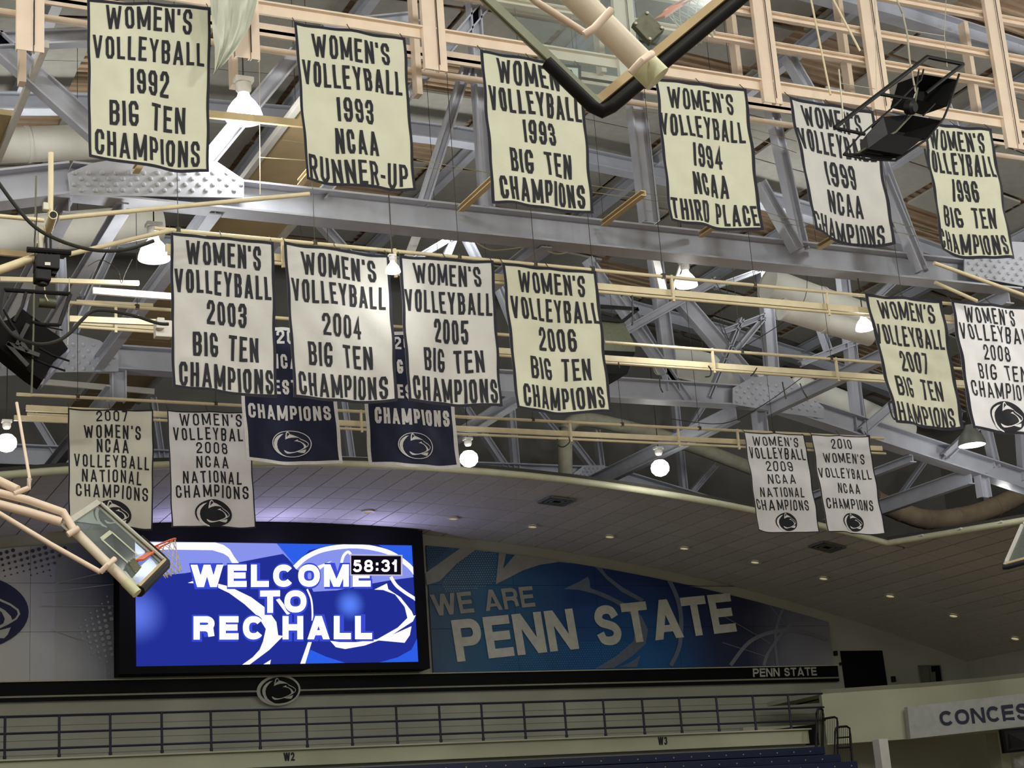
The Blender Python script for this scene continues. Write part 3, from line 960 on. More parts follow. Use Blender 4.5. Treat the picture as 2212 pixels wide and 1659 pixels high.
b.slab([(x0, YB, sz1), (x1, YB, sz1)] + [(x1 + (x0 - x1) * k / 16, YB, ceil_z(x1 + (x0 - x1) * k / 16) - .06) for k in range(17)], (0, .09, 0))
b.build('bezel', BLACKP, vb)
YS = YB + .065


def screen_mat():
    m = bpy.data.materials.new('screen_blue_glow'); m.use_nodes = True
    nt = m.node_tree; nt.nodes.clear()
    out = nt.nodes.new('ShaderNodeOutputMaterial'); e = nt.nodes.new('ShaderNodeEmission')
    tc = nt.nodes.new('ShaderNodeTexCoord')
    cur = None
    base = nt.nodes.new('ShaderNodeRGB'); base.outputs[0].default_value = (*srgb((34, 48, 150)), 1); cur = base.outputs[0]
    for px_, py_, rr, cc in ((294, 1326, .9, (96, 120, 232)), (756, 1306, .5, (90, 130, 250))):
        c = at(px_, py_, YS)
        vm = nt.nodes.new('ShaderNodeVectorMath'); vm.operation = 'DISTANCE'; vm.inputs[1].default_value = tuple(c)
        nt.links.new(tc.outputs['Object'], vm.inputs[0])
        m2 = nt.nodes.new('ShaderNodeMapRange'); m2.inputs[1].default_value = 0; m2.inputs[2].default_value = rr; m2.inputs[3].default_value = 1; m2.inputs[4].default_value = 0
        m2.interpolation_type = 'SMOOTHSTEP'
        nt.links.new(vm.outputs['Value'], m2.inputs[0])
        mx = nt.nodes.new('ShaderNodeMixRGB'); mx.inputs[2].default_value = (*srgb(cc), 1)
        nt.links.new(m2.outputs[0], mx.inputs[0]); nt.links.new(cur, mx.inputs[1]); cur = mx.outputs[0]
    nt.links.new(cur, e.inputs[0]); e.inputs[1].default_value = 1.0
    nt.links.new(e.outputs[0], out.inputs[0])
    return m


SBLUE = screen_mat()
SROY = emit_mat('screen_royal', (44, 92, 226), 1.05)
SPER = emit_mat('screen_periwinkle', (136, 148, 236), 1.0)
SWHT = emit_mat('screen_white', (236, 230, 255), 1.25)
STXT = emit_mat('screen_text_white', (255, 255, 255), 1.7)
SHAL = emit_mat('screen_halo', (58, 76, 214), 1.0)
SBLK = emit_mat('screen_black', (16, 12, 24), 1.0)
SGRY = emit_mat('screen_frame', (190, 184, 205), 1.0)
b = MB(); b.slab([(sx0, YS, sz0), (sx1, YS, sz0), (sx1, YS, sz1), (sx0, YS, sz1)], (0, .01, 0))
scr = b.build('screen', SBLUE, vb)


def zc(P): return [(280 + x / 3.352, 1150 + y / 3.352) for x, y in P]


def sshape(P, m, lay, name='screen_shape'):
    def mp(x, y):
        v = at(x, y, YS); v.x = min(max(v.x, sx0), sx1); v.z = min(max(v.z, sz0), sz1); v.y = YS - .006 * lay; return v
    P2 = [zc(q) for q in P] if isinstance(P[0], list) else [zc(P)]
    return flat_obj(name, P2, mp, m, scr, 0)


sshape([(30, 60), (1065, 75), (1200, 240), (1110, 156), (960, 184), (800, 215), (600, 262), (400, 296), (220, 312), (30, 322)], SPER, 1)
sshape([(1062, 70), (1500, 78), (1300, 130), (1190, 250)], SROY, 1)
sshape([(1800, 85), (2100, 88), (2100, 290), (2050, 250), (1950, 170)], SROY, 1)
sshape([(1310, 850), (1420, 900), (1560, 945), (1235, 955)], SROY, 1)
sshape([(2110, 770), (2040, 850), (1940, 905), (1800, 945), (2110, 945)], SROY, 1)
sshape([(1195, 262), (1270, 190), (1420, 130), (1650, 110), (1880, 150), (2040, 270), (2060, 325), (1900, 345), (1700, 380), (1500, 420), (1330, 430), (1270, 300)], SPER, 1)
sshape([(30, 72), (620, 72), (680, 92), (725, 125), (755, 175), (790, 222), (742, 226), (715, 178), (680, 155), (600, 130), (250, 125), (150, 140), (30, 165)], SWHT, 2)
sshape([(420, 366), (470, 348), (450, 340), (520, 330), (500, 372)], SWHT, 2)
sshape([(640, 372), (720, 392), (880, 470), (1000, 560), (1062, 650), (1075, 745), (1112, 750), (1010, 852), (866, 962), (812, 962), (890, 905), (940, 850), (965, 790), (985, 700), (930, 612), (830, 520), (720, 440), (640, 402)], SWHT, 2)
sshape([(1058, 488), (1084, 478), (1165, 585), (1140, 600)], SWHT, 2)
sshape([(965, 958), (1022, 922), (1016, 958)], SWHT, 2)


def sarc(P, wd, m=SWHT, lay=2):
    Q = []
    for i in range(len(P) - 1):
        p0 = Vector(P[max(i - 1, 0)]); p1 = Vector(P[i]); p2 = Vector(P[i + 1]); p3 = Vector(P[min(i + 2, len(P) - 1)])
        for k in range(5):
            t = k / 5
            Q.append(tuple(.5 * ((2 * p1) + (p2 - p0) * t + (2 * p0 - 5 * p1 + 4 * p2 - p3) * t * t + (3 * p1 - p0 - 3 * p2 + p3) * t ** 3)))
    Q.append(P[-1]); sshape(ribbon(Q, wd, False), m, lay)


sarc([(1195, 255), (1280, 180), (1420, 122), (1640, 100), (1860, 140), (2000, 225), (2080, 310)], 34)
sarc([(1284, 412), (1312, 480), (1322, 560), (1322, 640)], 13)
sshape([(1290, 795), (1318, 795), (1270, 955), (1234, 955)], SWHT, 2)
sarc([(1530, 235), (1548, 170), (1580, 142), (1600, 160)], 20)
sshape([(1340, 250), (1462, 208), (1370, 275)], SWHT, 2)
sshape([(1770, 415), (1862, 370), (1872, 412), (1960, 470), (2040, 570), (2056, 606), (2078, 600), (2050, 645), (1880, 755), (1700, 820), (1560, 845), (1492, 832), (1450, 785), (1520, 795), (1640, 795), (1790, 775), (1940, 690), (2010, 620), (1990, 540), (1920, 450), (1835, 418)], SWHT, 2)
sshape([(1893, 745), (2040, 680), (2028, 745), (1990, 800), (1790, 782), (1850, 765)], SWHT, 2)
sarc([(1890, 322), (1930, 385), (2000, 440), (2090, 495)], 24)


def stext(t, xa, xb, ya, yb, tr=.265, halo=True, lay=5):
    q = zc([(xa, ya), (xb, ya - 3), (xb, yb - 3), (xa, yb)])
    if halo:
        k = 3.6
        sans_obj(t, ((q[0][0] - k, q[0][1] - k), (q[1][0] + k, q[1][1] - k), (q[2][0] + k, q[2][1] + k + 1), (q[3][0] - k, q[3][1] + k + 1)), YS - .006 * (lay - 1), tr * .88 + .14, SHAL, scr, .19)
    sans_obj(t, q, YS - .006 * lay, tr, STXT, scr, .22)


for gx, gy in ((380, 1215), (600, 1205), (820, 1215)):
    add_light('screen_light', 'POINT', at(gx, gy, YB - .55), 55, (.55, .5, 1.0), 0.0)
stext('WELCOME', 442, 1745, 235, 396)
stext('TO', 945, 1280, 422, 583)
stext('REC HALL', 463, 1755, 608, 776)
b = [(1592, 160), (1972, 165), (1972, 318), (1592, 315)]
sshape(b, SGRY, 7); sshape([(1600, 170), (1960, 174), (1960, 308), (1600, 306)], SBLK, 8)
stext('58:31', 1616, 1938, 200, 288, .2, False, 10)

# dark opening drawn as a black sheet, small window and fittings right of the mural
b = MB(); b.slab([at(1815, 1406, 43.97), at(1906, 1405, 43.97), at(1918, 1484, 43.97), at(1826, 1486, 43.97)], (0, .02, 0))
b2 = MB()
single('wall_opening', b, BLACKP, None, 'dark wall opening right of the mural, drawn as a flat black panel', 'panel')
wn = empty('window_1', at(2010, 1455, 43.97)); wn['kind'] = 'structure'
b = MB(); b.slab([at(1984, 1438, 43.97), at(2031, 1437, 43.97), at(2036, 1474, 43.97), at(1990, 1475, 43.97)], (0, .02, 0)); b.build('pane', mat('dim_window', (110, 110, 96), .3), wn)
b = MB(); b.slab([at(2010, 1439, 43.95), at(2031, 1438, 43.95), at(2035, 1450, 43.95), at(2012, 1451, 43.95)], (0, .02, 0)); b.slab([at(2021, 1450, 43.95), at(2032, 1449, 43.95), at(2035, 1473, 43.95), at(2023, 1474, 43.95)], (0, .02, 0)); b.build('pane', BLACKP, wn)
b = MB()
for p, q in (((1984, 1438), (2031, 1437)), ((2031, 1437), (2036, 1474)), ((2036, 1474), (1990, 1475)), ((1990, 1475), (1984, 1438)), ((2009, 1438), (2013, 1475))):
    b.bar(at(*p, 43.93), at(*q, 43.93), .03, .03)
b.build('window_frame', GREYB, wn)
for k, (p, s_, lab) in enumerate([((1805, 1411), .1, 'small dark wall box above the left edge of the black panel'), ((1816, 1434), .06, 'tiny dark wall button beside the black panel'), ((1930, 1467), .12, 'small dark wall box right of the black panel')]):
    b = MB(); b.box(at(*p, 43.93), s_, .1, s_ * 1.5); single('wall_box', b, BLACK, None, lab, 'wall box', bevel=.01)

# ================================================================== BALCONY, RAILING, SEATING
YR = 38.88
b = MB(); z1 = 2.93 + CZ; z0 = 2.57 + CZ
b.slab([(XL, 38.4, z0), (27.1, 38.4, z0), (27.1, 38.4, z1), (XL, 38.4, z1)], (0, .35, 0))
b.slab([(XL, 38.3, z1), (27.15, 38.3, z1), (27.15, 38.3, z1 + .035), (XL, 38.3, z1 + .035)], (0, .5, 0))
par = single('balcony_parapet', b, WALLC, None, 'pale balcony parapet with section marks W2 and W3 below the railing', 'balcony')
for t, q in (('W2', ((612, 1626), (636, 1625), (637, 1643), (613, 1644))), ('W3', ((1421, 1592), (1441, 1591.5), (1442, 1608.5), (1422, 1609.5)))):
    sans_obj(t, q, 38.39, .18, INK, par)
b = MB(); b.box(((XL + 27.1) / 2, 41.3, 2.5 + CZ), 27.1 - XL, 5.4, .2)
single('balcony_floor', b, WALL, None, 'pale balcony walkway slab behind the railing', 'balcony')
rail = empty('balcony_railing', (16, YR, 2.95 + CZ), 'long dark blue pipe railing with three rails along the balcony', 'railing')
posts = [11, 128, 238, 349, 455, 560, 661, 758, 855, 948, 1039, 1130, 1218, 1302, 1386, 1466, 1546, 1625, 1701]
for z in (3.93, 3.56, 3.21):
    b = MB(); b.tube((XL, YR, z + CZ), (28.05, YR, z + CZ), .026, 8); b.build('rail', NAVY, rail, True)
for px_ in posts:
    p = at(px_, 1550 - (px_ - 11) * .0315, YR)
    b = MB(); b.tube((p.x, YR, 2.62 + CZ), (p.x, YR, 3.94 + CZ), .03, 8); b.tube((p.x, YR, 3.02 + CZ), (p.x, YR, 3.08 + CZ), .04, 8)
    b.build('post', NAVY, rail, True)
# dark strip behind the last bays
pa, pb = at(1625, 1581, 39.6), at(1765, 1564, 39.6)
b = MB(); b.slab([pa, pb, Vector((pb.x, 39.6, 2.6 + CZ)), Vector((pa.x, 39.6, 2.6 + CZ))], (0, .05, 0))
single('stair_stringer', b, BLACKP, None, 'slim dark sloping strip behind the last railing bays', 'stair edge')

# blue bleacher rows under the parapet
for k, (Y, z, xa, xb, lab) in enumerate([(37.6, 2.42, -10, 27.0, 'upper blue bleacher row just under the parapet'), (36.8, 2.16, -10, 26.9, 'second blue bleacher row, below the upper one'), (36.0, 1.92, -10, 26.8, 'third blue bleacher row at the bottom edge')]):
    e = empty('bleacher_row', (10, Y, z + CZ), lab, 'bleacher')
    b = MB(); b.slab([(xa, Y, z - .2 + CZ), (xb, Y, z - .2 + CZ), (xb, Y, z + CZ), (xa, Y, z + CZ)], (0, .3, 0)); b.build('seat_board', NAVYB, e, bevel=.015)
    b = MB(); b.slab([(xa, Y + .3, z - .5 + CZ), (xb, Y + .3, z - .5 + CZ), (xb, Y + .3, z - .1 + CZ), (xa, Y + .3, z - .1 + CZ)], (0, .6, 0)); b.build('riser', BLACKP, e)
    b = MB(); x = 13.0 + k * .3
    while x < xb - .2:
        b.box((x, Y - .005, z - .11 + CZ), .03, .02, .03); x += .52
    o = b.build('bolt', GALV, e); o['kind'] = 'stuff'

# stair guard rails
gr = empty('stair_guard', at(1790, 1640, 38), 'dark looped stair guard rails with thin bars at the end of the railing', 'guard rail')


def loop(P, r, Y, name='loop_rail'):
    b = MB(); b.path([at(x, y, Y) for x, y in P], r, 8); return b.build(name, BLACK, gr, True)


loop([(1762, 1659), (1764, 1560), (1764, 1542), (1767, 1533), (1772, 1530), (1777, 1534), (1778, 1545), (1777, 1600), (1777, 1659)], .035, 37.8)
loop([(1778, 1553), (1795, 1550), (1803, 1549), (1808, 1552), (1809, 1560), (1810, 1659)], .03, 37.6)
loop([(1803, 1659), (1804, 1580), (1807, 1572), (1815, 1570), (1829, 1569), (1835, 1573), (1837, 1590), (1842, 1659)], .03, 37.2)
loop([(1807, 1594), (1835, 1592)], .02, 37.2); loop([(1808, 1616), (1838, 1614)], .02, 37.2)
b = MB()
for x in range(1783, 1806, 4): b.tube(at(x, 1552, 37.6), at(x, 1606, 37.6), .008, 5)
for x in range(1810, 1836, 4): b.tube(at(x, 1571, 37.2), at(x + 2, 1650, 37.2), .008, 5)
for x in (1768, 1773): b.tube(at(x, 1536, 37.8), at(x, 1655, 37.8), .007, 5)
o = b.build('bar', BLACK, gr)
o['kind'] = 'stuff'

# concourse fascia on the right, gently bent, with sign
zt = 4.15
top = [(1773, 1490), (1830, 1486), (1917, 1480), (1980, 1476), (2042, 1471), (2130, 1463), (2230, 1452), (2330, 1440)]
FP = [atz(x, y, zt) for x, y in top]
e = empty('concourse_fascia', FP[0], 'cream concourse fascia wall bending towards the viewer at lower right', 'fascia')
zbm = 2.62 + CZ
for k, (p, q) in enumerate(zip(FP[:-1], FP[1:])):
    b = MB(); b.slab([Vector((p.x, p.y, zbm)), Vector((q.x, q.y, zbm)), q, p], (0.12, .3, 0))
    b.build('fascia_panel', WALLC, e)
b = MB()
for p, q in zip(FP[:-1], FP[1:]): b.slab([p, q, q + Vector((.6, 3.2, 0)), p + Vector((.3, 3.2, 0))], (0, 0, -.12))
b.build('walkway_top', WALLC, e)
# sign band
s0 = at(1960, 1527, FP[2].y - .2); s1 = at(2240, 1494, 36.6)
S = [at(1960, 1527, 38.75), at(2240, 1494.5, 36.35), at(2240, 1566, 36.35), at(1967, 1596, 38.75)]
sg = empty('concessions_sign', S[3], 'pale sign panel with dark letters CONCESSIONS on the right fascia', 'sign')
b = MB(); b.slab(S, (.05, .2, 0)); b.build('sign_panel', mat('sign_panel_paint', (176, 178, 172), .6), sg)


def concmap(u, v):
    x = 2030 + u * 335; ytop = 1537 - (x - 2030) * .098; ybot = 1568 - (x - 2030) * .072
    y = ybot + (ytop - ybot) * v
    t = (x - 1960) / 280.0; Y = 38.75 + (36.35 - 38.75) * t
    return at(x - (v - .5) * 5, y, Y - .03)


flat_obj('lettering', [[(a / 4.6, c / .4) for a, c in P] for P in sans_polys('CONCESSIONS', 4.6, .4, .085, .16)], concmap, mat('sign_navy', (24, 28, 58), .6), sg, 0)
# column, recess and monitor below
b = MB(); b.box((at(1911, 1640, 38.6).x, 38.7, (zbm + 0) / 2), .3, .3, zbm); col_ = single('support_column', b, WHITEP, None, 'square white column under the concourse fascia', 'column')
b = MB(); b.box((34, 41.5, 1.2 + CZ), 14, .2, 4.2); single('recess_wall', b, WALL, None, 'dim concourse wall in the recess under the fascia', 'wall panel')
b = MB(); b.box(at(2160, 1640, 39.6), .35, .5, 4.5); single('door_jamb', b, WALLC, None, 'pale pier beside the black monitor under the sign', 'pier')
mo = empty('menu_monitor', at(2190, 1610, 36.6), 'black hanging monitor at the right edge under the concessions sign', 'monitor')
b = MB(); b.slab([at(2163, 1576, 36.8), at(2240, 1570, 36.1), at(2240, 1620, 36.1), at(2171, 1627, 36.8)], (.03, .15, 0)); b.build('housing', BLACKP, mo)
b = MB(); b.slab([at(2168, 1579, 36.76), at(2240, 1574, 36.06), at(2240, 1615, 36.06), at(2175, 1622, 36.76)], (.0, -.02, 0)); b.build('screen', BLACK, mo)
b = MB(); b.slab([at(2190, 1635, 36.9), at(2240, 1628, 36.4), at(2240, 1690, 36.4), at(2197, 1690, 36.9)], (.0, .06, 0)); single('notice_board', b, mat('notice', (150, 148, 140), .6, col2=(90, 90, 100), nscale=5), None, 'small pale notice board below the black monitor', 'notice board')

# ================================================================== ROOF TRUSSES
def chord(X):
    d = abs(X - 14.2)
    return 10.6 - max(0, d - 9.4) * .24 + CZ


def truss(Y, label, members, gussets, xlo=-6, xhi=37):
    e = empty('roof_truss', (14.2, Y, chord(14.2)), label, 'truss')
    b = MB(); P = [(x, Y, chord(x)) for x in (xlo, 4.8, 14.2, 23.6, xhi)]
    for p, q in zip(P[:-1], P[1:]): b.ibeam(p, q, .52, .42, (0, 0, 1), .035)
    b.build('bottom_chord', STEEL, e)
    b = MB(); n = 14
    for k in range(n):
        x0 = xlo + (xhi - xlo) * k / n; x1 = xlo + (xhi - xlo) * (k + 1) / n
        b.ibeam((x0, Y, roof_z(x0) - .75), (x1, Y, roof_z(x1) - .75), .4, .36, (0, 0, 1), .03)
    b.build('top_chord', STEEL, e)
    for (p, q, h, *yy) in members:
        yo = yy[0] if yy else 0
        b = MB(); b.ibeam(at(*p, Y + yo), at(*q, Y + yo), h, .2, (0, -1, .01), .03) if False else b.ibeam(at(*p, Y + yo), at(*q, Y + yo), h, .22, Vector((0, 0, 1)).cross(Vector((0, 1, 0))), .03)
        b.build('web_member', STEEL, e)
    for P, rows in gussets:
        b = MB(); b.slab([at(x, y, Y - .23) for x, y in P], (0, .03, 0)); g = b.build('gusset_plate', STEEL, e)
        b = MB()
        for (x, y) in rows: b.lathe(at(x, y, Y - .225), (0, -1, 0), [(.042, 0), (.038, .022), (.02, .036), (0, .038)], 8)
        o = b.build('bolt_heads', STEEL, g); o['kind'] = 'stuff'
    return e


def grid_in(P, x0, x1, dx, y0, dy, n, sl=0.0):
    out = []
    for k in range(n):
        x = x0 + (k % 2) * dx / 2
        while x <= x1:
            y = y0 + k * dy + (x - x0) * sl
            if inside(P, x, y) and inside(P, x + 4, y + 4) and inside(P, x - 4, y - 4): out.append((x, y))
            x += dx
    return out


g1 = [(146, 374), (200, 352), (330, 330), (470, 350), (527, 388), (527, 427), (152, 421)]
g1b = [(2083, 545), (2150, 520), (2250, 525), (2330, 560), (2330, 640), (2083, 594)]
g2 = [(1583, 838), (1625, 815), (1700, 808), (1735, 842), (1780, 880), (1780, 904), (1690, 892), (1583, 873)]
g2b = [(0, 770), (110, 735), (150, 718), (215, 735), (256, 762), (256, 802), (120, 804), (0, 812)]
g3 = [(1240, 1022), (1262, 1005), (1305, 1005), (1325, 1022), (1325, 1040), (1240, 1036)]
T1 = truss(24.5, 'nearest grey roof truss, its bolted bottom chord passing behind the upper banner row',
           [((-60, 45), (330, 397), .34), ((1045, 15), (690, 425), .2), ((1012, 130), (912, 445), .16), ((1018, -60), (1052, 450), .22),
            ((1340, -60), (1403, 480), .32), ((1665, 230), (1733, 540), .2), ((1640, 395), (1722, 540), .2, -.28), ((1893, 330), (1990, 590), .26),
            ((1905, 380), (1990, 585), .18, -.28), ((2040, 230), (2175, 600), .2), ((660, 90), (400, 405), .26), ((-60, 92), (430, 68), .26), ((1700, 120), (1800, 290), .22), ((1780, 200), (2000, 250), .16), ((700, 60), (900, 40), .2)],
           [(g1, grid_in(g1, 160, 520, 30, 374, 12.5, 4)), (g1b, grid_in(g1b, 2092, 2320, 19, 545, 12, 6, .12))])
T2 = truss(33.4, 'middle grey roof truss with a large bolted plate, behind the pipe racks',
           [((1415, 560), (1452, 845), .34), ((1648, 560), (1670, 840), .33), ((1818, 580), (1862, 985), .3),
            ((1455, 630), (1655, 862), .42), ((1268, 560), (1485, 868), .22), ((1345, 640), (1440, 800), .2, .3), ((1545, 608), (1350, 716), .2, -.3),
            ((1710, 560), (1545, 620), .12), ((1650, 684), (1560, 718), .14), ((1645, 690), (1588, 758), .14), ((1985, 560), (1885, 650), .16),
            ((1878, 728), (1731, 785), .16), ((2015, 800), (1862, 932), .22, -.28), ((2185, 850), (2042, 985), .2, -.28), ((1600, 690), (1530, 860), .1),
            ((290, 440), (160, 720), .16), ((262, 440), (175, 640), .12, -.3), ((70, 560), (20, 780), .2), ((995, 503), (880, 570), .14), ((1000, 500), (1050, 600), .16),
            ((985, 500), (930, 640), .16), ((1068, 600), (1108, 700), .14), ((690, 480), (760, 560), .2), ((1780, 560), (1620, 560), .16),
            ((1755, 660), (1790, 760), .14), ((130, 560), (140, 790), .2), ((2120, 880), (2150, 1010), .2), ((2200, 860), (2212, 1040), .22)],
           [(g2, grid_in(g2, 1591, 1775, 17, 824, 11, 8, .12)), (g2b, grid_in(g2b, 4, 250, 22, 742, 13, 5, .02))])
T3 = truss(41.8, 'farthest grey roof truss half hidden above the tiled ceiling',
           [((1100, 850), (1115, 1024), .2), ((1288, 930), (1300, 1022), .16), ((1458, 870), (1480, 1085), .18), ((2120, 1000), (2142, 1112), .2),
            ((985, 850), (1100, 1022), .18), ((1225, 940), (1285, 1018), .18), ((1155, 880), (1210, 945), .14), ((1545, 1005), (1478, 1082), .16), ((2207, 1040), (2150, 1105), .14),
            ((1520, 875), (1488, 925), .14), ((840, 860), (960, 1010), .14), ((60, 880), (140, 1010), .2), ((330, 860), (350, 1000), .16), ((2010, 980), (1930, 1090), .12), ((740, 860), (760, 1000), .18)],
           [(g3, grid_in(g3, 1246, 1320, 9, 1012, 7, 3))])
# beams running towards the end wall between the trusses
for par_, (px_, py_, Y0), Y1, h in ((T2, (1590, 893, 33.4), 41.8, .42), (T2, (2098, 1028, 33.4), 41.8, .42), (T2, (1972, 990, 33.4), 39, .2), (T2, (240, 850, 33.4), 41.8, .35),
                                    (T2, (1120, 860, 33.4), 41.8, .3), (T1, (465, 445, 24.5), 33.2, .3), (T1, (265, 450, 24.5), 33.2, .2), (T1, (150, 440, 24.5), 33.2, .3), (T1, (1180, 520, 24.5), 33.2, .25), (T1, (2180, 640, 24.5), 33.2, .3)):
    p = at(px_, py_, Y0); b = MB(); b.ibeam(p, (p.x, Y1, p.z), h, .2, (0, 0, 1), .025); b.build('purlin', STEEL, par_)
for px_, py_ in ((255, 812), (1640, 900), (2120, 1030)):
    p = at(px_, py_, 33.4); b = MB(); b.ibeam(p + Vector((0, 0, .1)), p - Vector((0, 0, .55)), .3, .25, (1, 0, 0), .03); b.build('hanger_post', STEEL, T2)
# roof purlins high up
b = None
for X in (1.0, 5.5, 11.5, 16.5, 21.0, 26.0, 31.0):
    b = MB(); b.ibeam((X, 8, roof_z(X) - .45), (X, 43.8, roof_z(X) - .45), .3, .2, (0, 0, 1), .025); b.build('purlin', STEEL, roof)
# tan baffle strips between the trusses
for X0, X1, lab in ((8.45, 10.0, 'long tan ceiling baffle with pale edges beside the bright bell lamp'), (2.6, 4.2, 'long tan ceiling baffle at the far left of the roof')):
    e = empty('ceiling_baffle', (X0, 30, 12.3 + CZ), lab, 'baffle')
    y = 23.4 if X0 > 5 else 26
    while y < 42:
        b = MB(); b.slab([(X0, y, 12.3 + CZ), (X1, y, 12.3 + CZ), (X1, y + 2.25, 12.3 + CZ), (X0, y + 2.25, 12.3 + CZ)], (0, 0, .1)); b.build('board', TAN, e); y += 2.3
    for X in (X0, X1):
        b = MB(); b.bar((X, 23.3, 12.26 + CZ), (X, 42.2, 12.26 + CZ), .1, .12); b.build('edge_strip', WHITEP, e)

# ================================================================== CREAM BANNER FRAME
fr = empty('steel_frame', (14, 22.6, 12.9 + CZ), 'large cream painted steel frame that carries the upper row of banners', 'frame')
YF = 22.62
zr = at(1000, 88, YF).z
b = MB()
for dz, h, w_, m_ in ((0, .16, .05, 0), (.09, .03, .16, 0)):
    b.bar((2.0, YF + (.0 if w_ < .1 else -.03), zr + dz), (24.6, YF + (.0 if w_ < .1 else -.03), zr + dz), w_, h, (0, 0, 1))
b.build('lower_rail', PEACH, fr)
for (px_, py_), h in (((1672, 33), .13), ((1683, 99), .11), ((1959, 1), .14), ((2100, -60), .13)):
    p = at(px_, py_, YF); b = MB(); b.channel((2.0, YF + .1, p.z), (26, YF + .1, p.z), h, .1, (0, 0, 1)); b.bar((2.0, YF + .04, p.z + h / 2), (26, YF + .04, p.z + h / 2), .12, .02); b.build('rail', PEACH, fr)
for px_, py_ in ((72, 112), (541, 127), (948, 153), (1368, 190), (1675, 224), (1912, 240), (2198, 322)):
    p = at(px_, py_, YF - .1); X = p.x
    for dx, ww in ((-.125, .23), (.08, .14)):
        b = MB(); b.channel((X + dx, YF - .12, p.z), (X + dx, YF - .12, 18.6), ww, .09, (1, 0, 0), .015); b.build('upright', PEACH, fr)
    b = MB(); b.tube((X, YF - .16, p.z + .08), (X, YF - .16, 18.4), .008, 5); b.build('seam_line', BLACK, fr)  # thin black line up the gap between the paired channels
YG = 24.05
for px_, py_ in ((47, 182), (505, 188), (903, 208), (1300, 160), (1595, 176), (1838, 217), (2112, 254)):
    p = at(px_, py_, YG); b = MB(); b.bar((p.x, YG, p.z), (p.x, YG, 18.0), .2, .1, (1, 0, 0)); b.build('rear_upright', PEACH, fr)
for (px_, py_), h in (((940, 117), .17), ((960, 163), .1), ((1650, 232), .12), ((1800, 128), .13), ((1800, 55), .13)):
    p = at(px_, py_, YG + .1); b = MB(); b.bar((2, YG + .1, p.z), (26, YG + .1, p.z), .05, h, (0, 0, 1)); b.build('rear_rail', PEACH, fr)
for px_, py_ in ((1001, 452), (1308, 484), (1518, 508), (1772, 535), (300, 370), (655, 395)):
    p = at(px_, py_, 24.2); b = MB(); b.channel(p, (p.x, 22.75, p.z), .1, .1, (0, 0, 1)); b.build('tie_strut', TAN, fr)

# ================================================================== PIPE RACKS
def rack(label, z, Y, xa, xb, dzb, dzp, posts_px, hangers):
    e = empty('pipe_rack', (xa, Y, z), label, 'rack')
    b = MB(); b.tube((xa, Y, z), (xb, Y, z), .032, 10); b.build('top_pipe', PIPE, e, True)
    b = MB(); b.bar((xa + .2, Y + .12, z - dzb), (xb, Y + .12, z - dzb), .06, .115, (0, 0, 1)); b.build('box_beam', PIPE, e)
    b = MB(); b.tube((xa + .2, Y, z - dzp), (xb, Y, z - dzp), .028, 10); b.build('bottom_pipe', PIPE, e, True)
    for X in posts_px:
        b = MB(); b.bar((X, Y, z + .04), (X, Y, z - dzp - .06), .045, .045); b.build('post', PIPE, e)
    for X in hangers:
        b = MB(); b.tube((X, Y, z), (X, Y, roof_z(X) - .2), .006, 5); b.lathe((X, Y, z), (0, 0, 1), [(.045, -.03), (.045, .05), (.01, .06)], 8)
        b.build('hanger_wire', WIRE, e)
    return e


zm = at(1087, 566, 23.8).z + .03
rack('upper cream pipe rack carrying the middle row of banners', zm, 23.85, at(335, 492, 23.8).x, 25.2, .25, .39,
     [at(1450, 600, 23.85).x, at(1786, 640, 23.85).x, at(852, 540, 23.85).x, at(610, 520, 23.85).x], [6.3, 8.5, 11.0, 12.4, 13.5, 14.9, 16.8, 20.1])
z2 = 9.65 + CZ
rack('second cream pipe rack, carrying the navy banners', z2, 27.4, 5.3, 27, .29, .42,
     [at(1538, 755, 27.4).x, at(1805, 775, 27.4).x, at(1178, 700, 27.4).x, at(250, 680, 27.4).x], [6.5, 9.5, 13.2, 15.6, 18.8, 21])
z3 = at(1000, 899, 31.4).z
rack('lowest cream pipe rack, carrying the white national banners', z3, 31.45, at(35, 880, 31.45).x, at(1908, 942, 31.45).x, .23, .38,
     [at(1231, 915, 31.45).x, at(1464, 925, 31.45).x, at(1593, 935, 31.45).x, at(780, 900, 31.45).x, at(960, 910, 31.45).x], [6.3, 9, 11.5, 14, 16, 18.2, 20.2, 22.2, 24.9])
# short rail stack at the left; two beams whitened to show lamp light
for k, (p, q, Y, h, lab) in enumerate([((150, 689), (340, 697), 26.6, .1, 'cream box beam left of the first middle banner'), ((70, 823), (333, 846), 34.5, .12, 'box beam above the leftmost white banner, painted white as if lamp-lit'),
                                       ((30, 903), (146, 908), 30.8, .1, 'short cream box beam left of the leftmost white banner'), ((0, 603), (300, 612), 25.5, .07, 'cream pipe passing behind the black camera unit'), ((200, 628), (372, 641), 26.2, .11, 'rail under the left bell lamp, painted white as if lamp-lit'),
                                       ((165, 652), (330, 660), 27.6, .06, 'thin pale rail behind the left speaker'), ((0, 545), (75, 552), 27.0, .1, 'tan rail end at the left edge behind the camera unit')]):
    b = MB(); b.bar(at(*p, Y), at(*q, Y), .06, h, (0, 0, 1)); single('rail_beam', b, [PIPE, WHITEP, PIPE, PIPE, WHITEP, PIPE, TAN][k], None, lab, 'beam')
